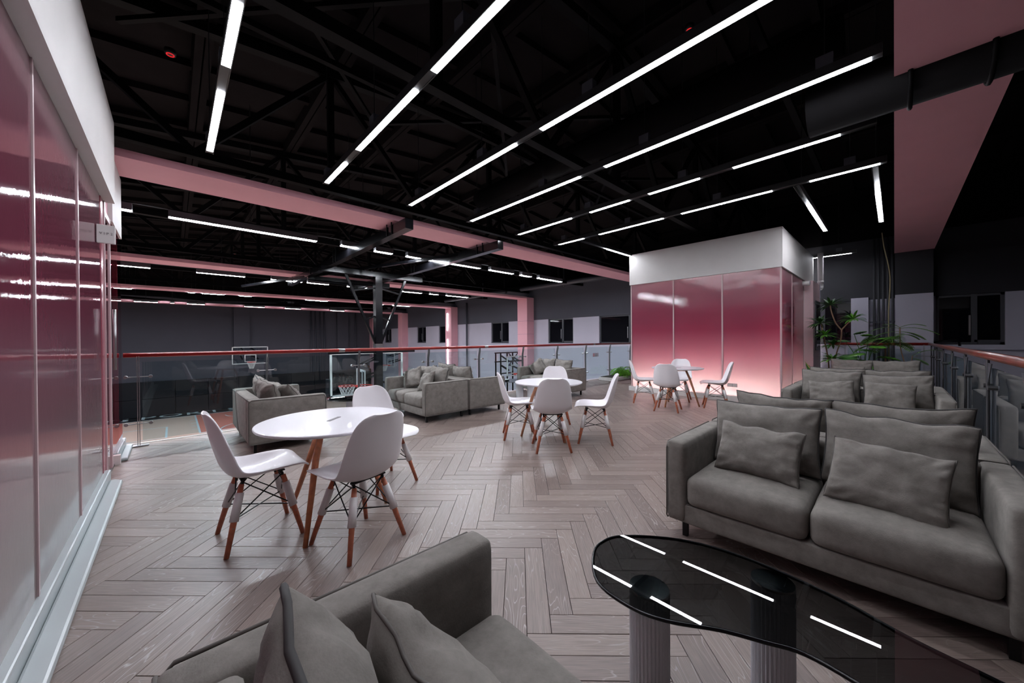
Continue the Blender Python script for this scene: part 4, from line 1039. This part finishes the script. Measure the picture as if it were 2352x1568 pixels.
f = MB(); f.box(2.75,4.62,9.33,9.38,.86,.91).box(2.75,4.62,9.33,9.38,-.19,-.15).box(2.75,2.79,9.33,9.38,-.18,.9).box(4.58,4.62,9.33,9.38,-.18,.9); f.build('board_frame', M['boardwhite'], bd)
f = MB().tube(bez([(2.70,9.36,.28),(2.70,9.36,.1),(2.70,9.36,-.1),(2.78,9.36,-.2),(3.0,9.36,-.21),(4.4,9.36,-.21),(4.62,9.36,-.18),(4.67,9.36,-.05),(4.67,9.36,.28)],4), .045, 8).build('edge_pad', M['pad'], bd, smooth=True)
r = MB().tube([(3.69+.225*math.cos(q),9.74+.225*math.sin(q),.0) for q in [2*PI*k/24 for k in range(24)]], .012, 6, closed=True); r.box(3.59,3.79,9.38,9.52,-.06,0); r.build('rim', M['red'], bs)
MB().bar((3.55,9.0,.55),(3.55,9.34,.55),.05,.05).build('board_arm', M['gloss'], bs); MB().bar((4.05,9.0,.1),(4.05,9.34,.1),.05,.05).build('board_arm', M['gloss'], bs)
ex = thing('exit_sign', 'small green lit sign on the far wall behind the backboard', 'sign', (2.75,YF-.03,.45))
MB().box(-.2,.2,-.03,0,-.1,.1).build('panel', M['green'], ex); MB().box(-.215,.215,-.02,.005,-.115,.115).build('case', M['housing'], ex)

# ------------------------------------------------------------------ plants
def blade(m, base, d, L_, w_, droop, nseg=6, flatup=V(0,0,1)):
    """one narrow curved leaf"""
    p = Vector(base); d = Vector(d).normalized(); vs = []; fs = []
    side = d.cross(flatup); side = side.normalized() if side.length > .01 else V(1,0,0)
    for i in range(nseg+1):
        t = i/nseg; ww = w_*math.sin(PI*min(1,t*.92+.08))**.8 if i < nseg else 0
        vs += [p-side*ww/2, p+V(0,0,-ww*.12), p+side*ww/2]
        dd = (d-V(0,0,droop*t)).normalized(); p = p+dd*(L_/nseg)
    for i in range(nseg):
        a = 3*i; fs += [(a,a+1,a+4,a+3),(a+1,a+2,a+5,a+4)]
    m.add(vs, fs)
def broad_leaf(name, parent, base, d, L_, w_, droop, m, notch=0, curl=.2):
    """broad leaf blade with midrib fold; notch>0 cuts the edge like a split leaf"""
    p = Vector(base); d = Vector(d).normalized(); side = d.cross(V(0,0,1)).normalized(); n = 16; rows = []
    for i in range(n+1):
        t = i/n; ww = w_/2*(math.sin(PI*t**.75)**.7 if 0 < t < 1 else 0)
        if notch and i % 3 == 2: ww *= (1-notch)
        rows.append((Vector(p), ww)); dd = (d-V(0,0,droop*t)).normalized(); p = p+dd*(L_/n)
    vs = []; fs = []
    for q, ww in rows: vs += [q-side*ww-V(0,0,ww*curl), q-side*ww*.5-V(0,0,-ww*.05), q+V(0,0,-.004), q+side*ww*.5-V(0,0,-ww*.05), q+side*ww-V(0,0,ww*curl)]
    for i in range(n):
        for k in range(4): a = 5*i+k; fs.append((a,a+1,a+6,a+5))
    return MB().add(vs, fs).build(name, m, parent, smooth=True)
def rosette(parent, c, n, L_, m, seed, w_=.042):
    r = random.Random(seed); mb = MB()
    for k in range(n):
        a = 2*PI*k/n*2.4+r.uniform(-.3,.3); e = r.uniform(-.15,.95)
        blade(mb, c, (math.cos(a)*math.cos(e), math.sin(a)*math.cos(e), math.sin(e)), L_*r.uniform(.75,1.1), w_, r.uniform(.5,1.1))
    return mb.build('leaf_rosette', m, parent, smooth=True)
def frond(parent, base, d, L_, w_, droop, m, n=16):
    mb = MB(); p = Vector(base); d = Vector(d).normalized(); pts = [Vector(p)]
    for i in range(n):
        t = i/n; dd = (d-V(0,0,droop*t*1.3)).normalized(); side = dd.cross(V(0,0,1)).normalized(); p = p+dd*(L_/n); pts.append(Vector(p))
        lw_ = w_*(math.sin(PI*(.12+.86*t))**.8)
        if t > .12:
            for s in (-1,1): blade(mb, p, side*s+dd*.45, lw_, L_/n*1.05, .35, 3)
    mb.tube(pts, .004, 5)
    return mb.build('frond', m, parent)
# tall dracaena
dr = thing('dracaena', 'tall dracaena with forked stems and spiky leaf rosettes beside the pink cupboard', 'plant', (9.8,.88,0))
MB().lathe([(.13,0),(.17,.30),(.165,.31),(.14,.30)],24).build('pot', M['pot'], dr, smooth=False)
MB().lathe([(0.001,.27),(.15,.28)],20).build('soil', M['soil'], dr)
for pts in ([(.02,0,.27),(0,-.06,.8),(0,-.14,1.15),(.0,-.15,1.35)],[(0,-.15,1.35),(0,-.06,1.5),(.0,.0,1.72),(0,.02,1.86)],[(0,-.15,1.35),(0,-.22,1.45),(0,-.30,1.55)],[(-.02,.02,.27),(0,.06,.8),(0,.12,1.2),(0,.16,1.48)]):
    MB().tube(bez(pts,5), .012, 8).build('stem', M['stem'], dr, smooth=True)
for c, L_, s in (((0,.02,1.86),.30,1),((0,-.32,1.56),.26,2),((0,.18,1.50),.28,3),((0,.10,1.25),.24,4),((0,-.02,1.05),.26,5),((0,.0,.75),.26,6)):
    rosette(dr, c, 34, L_, M['leaf2'] if s % 2 else M['leaf'], s)
# split-leaf plant
mo = thing('split_leaf_plant', 'low plant with broad split leaves behind the farthest sofa', 'plant', (10.1,.42,0))
MB().lathe([(.13,0),(.17,.28),(.15,.28)],24).build('pot', M['pot'], mo)
rr = random.Random(3)
for k, (az, el, ht, L_) in enumerate([(150,.25,1.12,.34),(200,.15,1.02,.30),(250,.3,1.16,.30),(180,-.1,.85,.34),(215,-.05,.72,.34),(120,.0,.88,.32),(270,.1,.95,.32),(300,.0,.82,.34),(165,.4,1.22,.22),(235,.5,1.26,.22),(90,.1,.74,.3),(190,.1,.64,.3)]):
    a = R_(az); b = V(.06*math.cos(a), .10*math.sin(a)+.22*math.cos(k*2.1), ht)
    st = MB().tube(bez([(0,0,.26),(b.x*.3,b.y*.4,.26+(ht-.26)*.6),b],4), .006, 6).build('stem', M['leaf2'], mo, smooth=True)
    broad_leaf('leaf', mo, b, (math.cos(a)*math.cos(el), math.sin(a)*math.cos(el), math.sin(el)), L_*1.1, L_*.95, .55, M['leaf'] if k % 3 else M['leaf2'], .35)
# broad dark leaves at the left
bl_ = thing('broad_leaf_plant', 'plant with upright broad olive leaves beside the pink cupboard', 'plant', (9.35,.98,0))
MB().lathe([(.10,0),(.13,.25),(.11,.25)],20).build('pot', M['pot'], bl_)
for k, (a, e, L_, m_) in enumerate([(105,1.2,.55,'leaf3'),(60,1.1,.52,'leaf2'),(200,1.0,.46,'leaf2'),(300,1.1,.48,'leaf'),(20,1.0,.44,'leaf2')]):
    a = R_(a); broad_leaf('leaf', bl_, (.02*math.cos(a),.02*math.sin(a),.25), (math.cos(a)*math.cos(e),math.sin(a)*math.cos(e),math.sin(e)), L_, .24, .5, M[m_])
# ferns
def fern(name, label, loc, specs, m, pot=True):
    t = thing(name, label, 'plant', loc)
    if pot: MB().lathe([(.11,0),(.15,.26),(.13,.26)],20).build('pot', M['pot'], t)
    for (b, az, el, L_, w_, dr_) in specs:
        a = R_(az); frond(t, b, (math.cos(a)*math.cos(el),math.sin(a)*math.cos(el),math.sin(el)), L_, w_, dr_, m)
    return t
sp_ = [((0,.03*(k%4)-.05,1.0+.06*(k%3)),95+23*k,.9-.15*(k%4),.46,.13,1.15) for k in range(0,18)]
f1 = fern('fern', 'dark arching fern in the middle of the plant group', (10.2,.12,0), sp_, M['fern']); MB().tube([(0,0,.26),(0,0,1.0)], .012, 8).build('stem', M['stem'], f1)
tf = thing('tree_fern', 'slender tree fern with a flat feathery crown in front of the pale column', 'plant', (10.0,-.10,0))
MB().lathe([(.11,0),(.15,.26),(.13,.26)],20).build('pot', M['pot'], tf)
MB().tube(bez([(0,-.08,.26),(0,-.03,.7),(0,.02,1.0),(0,.03,1.38)],5), .009, 8).build('stem', M['stem'], tf, smooth=True)
MB().tube(bez([(0,-.08,.26),(0,-.1,.6),(0,-.13,.85)],5), .006, 8).build('stem', M['stem'], tf, smooth=True)
for (b, az, el, L_) in [((0,.03,1.38),-80,.55,.34),((0,.03,1.36),-92,.2,.50),((0,.03,1.3),-70,.0,.38),((0,.03,1.36),95,.35,.40),((0,.03,1.30),85,.1,.42),((0,.03,1.22),100,-.1,.35),((0,.03,1.25),180,.3,.3),((0,-.13,.85),-75,.7,.42),((0,-.13,.8),-60,-.1,.25),((0,.03,1.38),110,.7,.25)]:
    a = R_(az); frond(tf, b, (math.cos(a)*math.cos(el),math.sin(a)*math.cos(el),math.sin(el)), L_, .085, .75, M['fern'], 14)
ro = tag(MB().tube(bez([(10.4,.17,3.3),(10.4,.14,3.0),(10.4,.06,2.4),(10.4,.08,1.6),(10.4,.07,.3)],6), .009, 8).build('hanging_cable', M['rope'], smooth=True), 'thin straw-coloured cable hanging from the roof behind the ferns', 'cable')
pb = tag(MB().box(9.0,10.6,-.34,1.0,0,.06).build('plant_tray', M['soil']), 'dark tray of soil under the potted plants', 'tray')
# fern by the balcony
pt = thing('stone_planter', 'low pale stone planter at the foot of the balcony railing', 'planter', (9.9,5.66,0))
MB().box(-.9,1.3,-.20,.24,0,.10).build('trough', M['stone'], pt, bevel=.015); MB().box(-.85,1.25,-.16,.20,.10,.115).build('soil', M['soil'], pt)
r = random.Random(5)
f2 = fern('boston_fern', 'bushy bright green fern in the low stone planter', (9.85,5.60,.115), [((0,.04*math.sin(k),0),k*21.5,r.uniform(.45,1.35),r.uniform(.34,.52),.075,1.25) for k in range(60)], M['fernbright'], pot=False)
mt = tag(MB().box(8.75,11.0,4.85,5.42,0,.012).build('floor_mat', M['matt']), 'dark brown mat on the floor in front of the stone planter', 'mat')
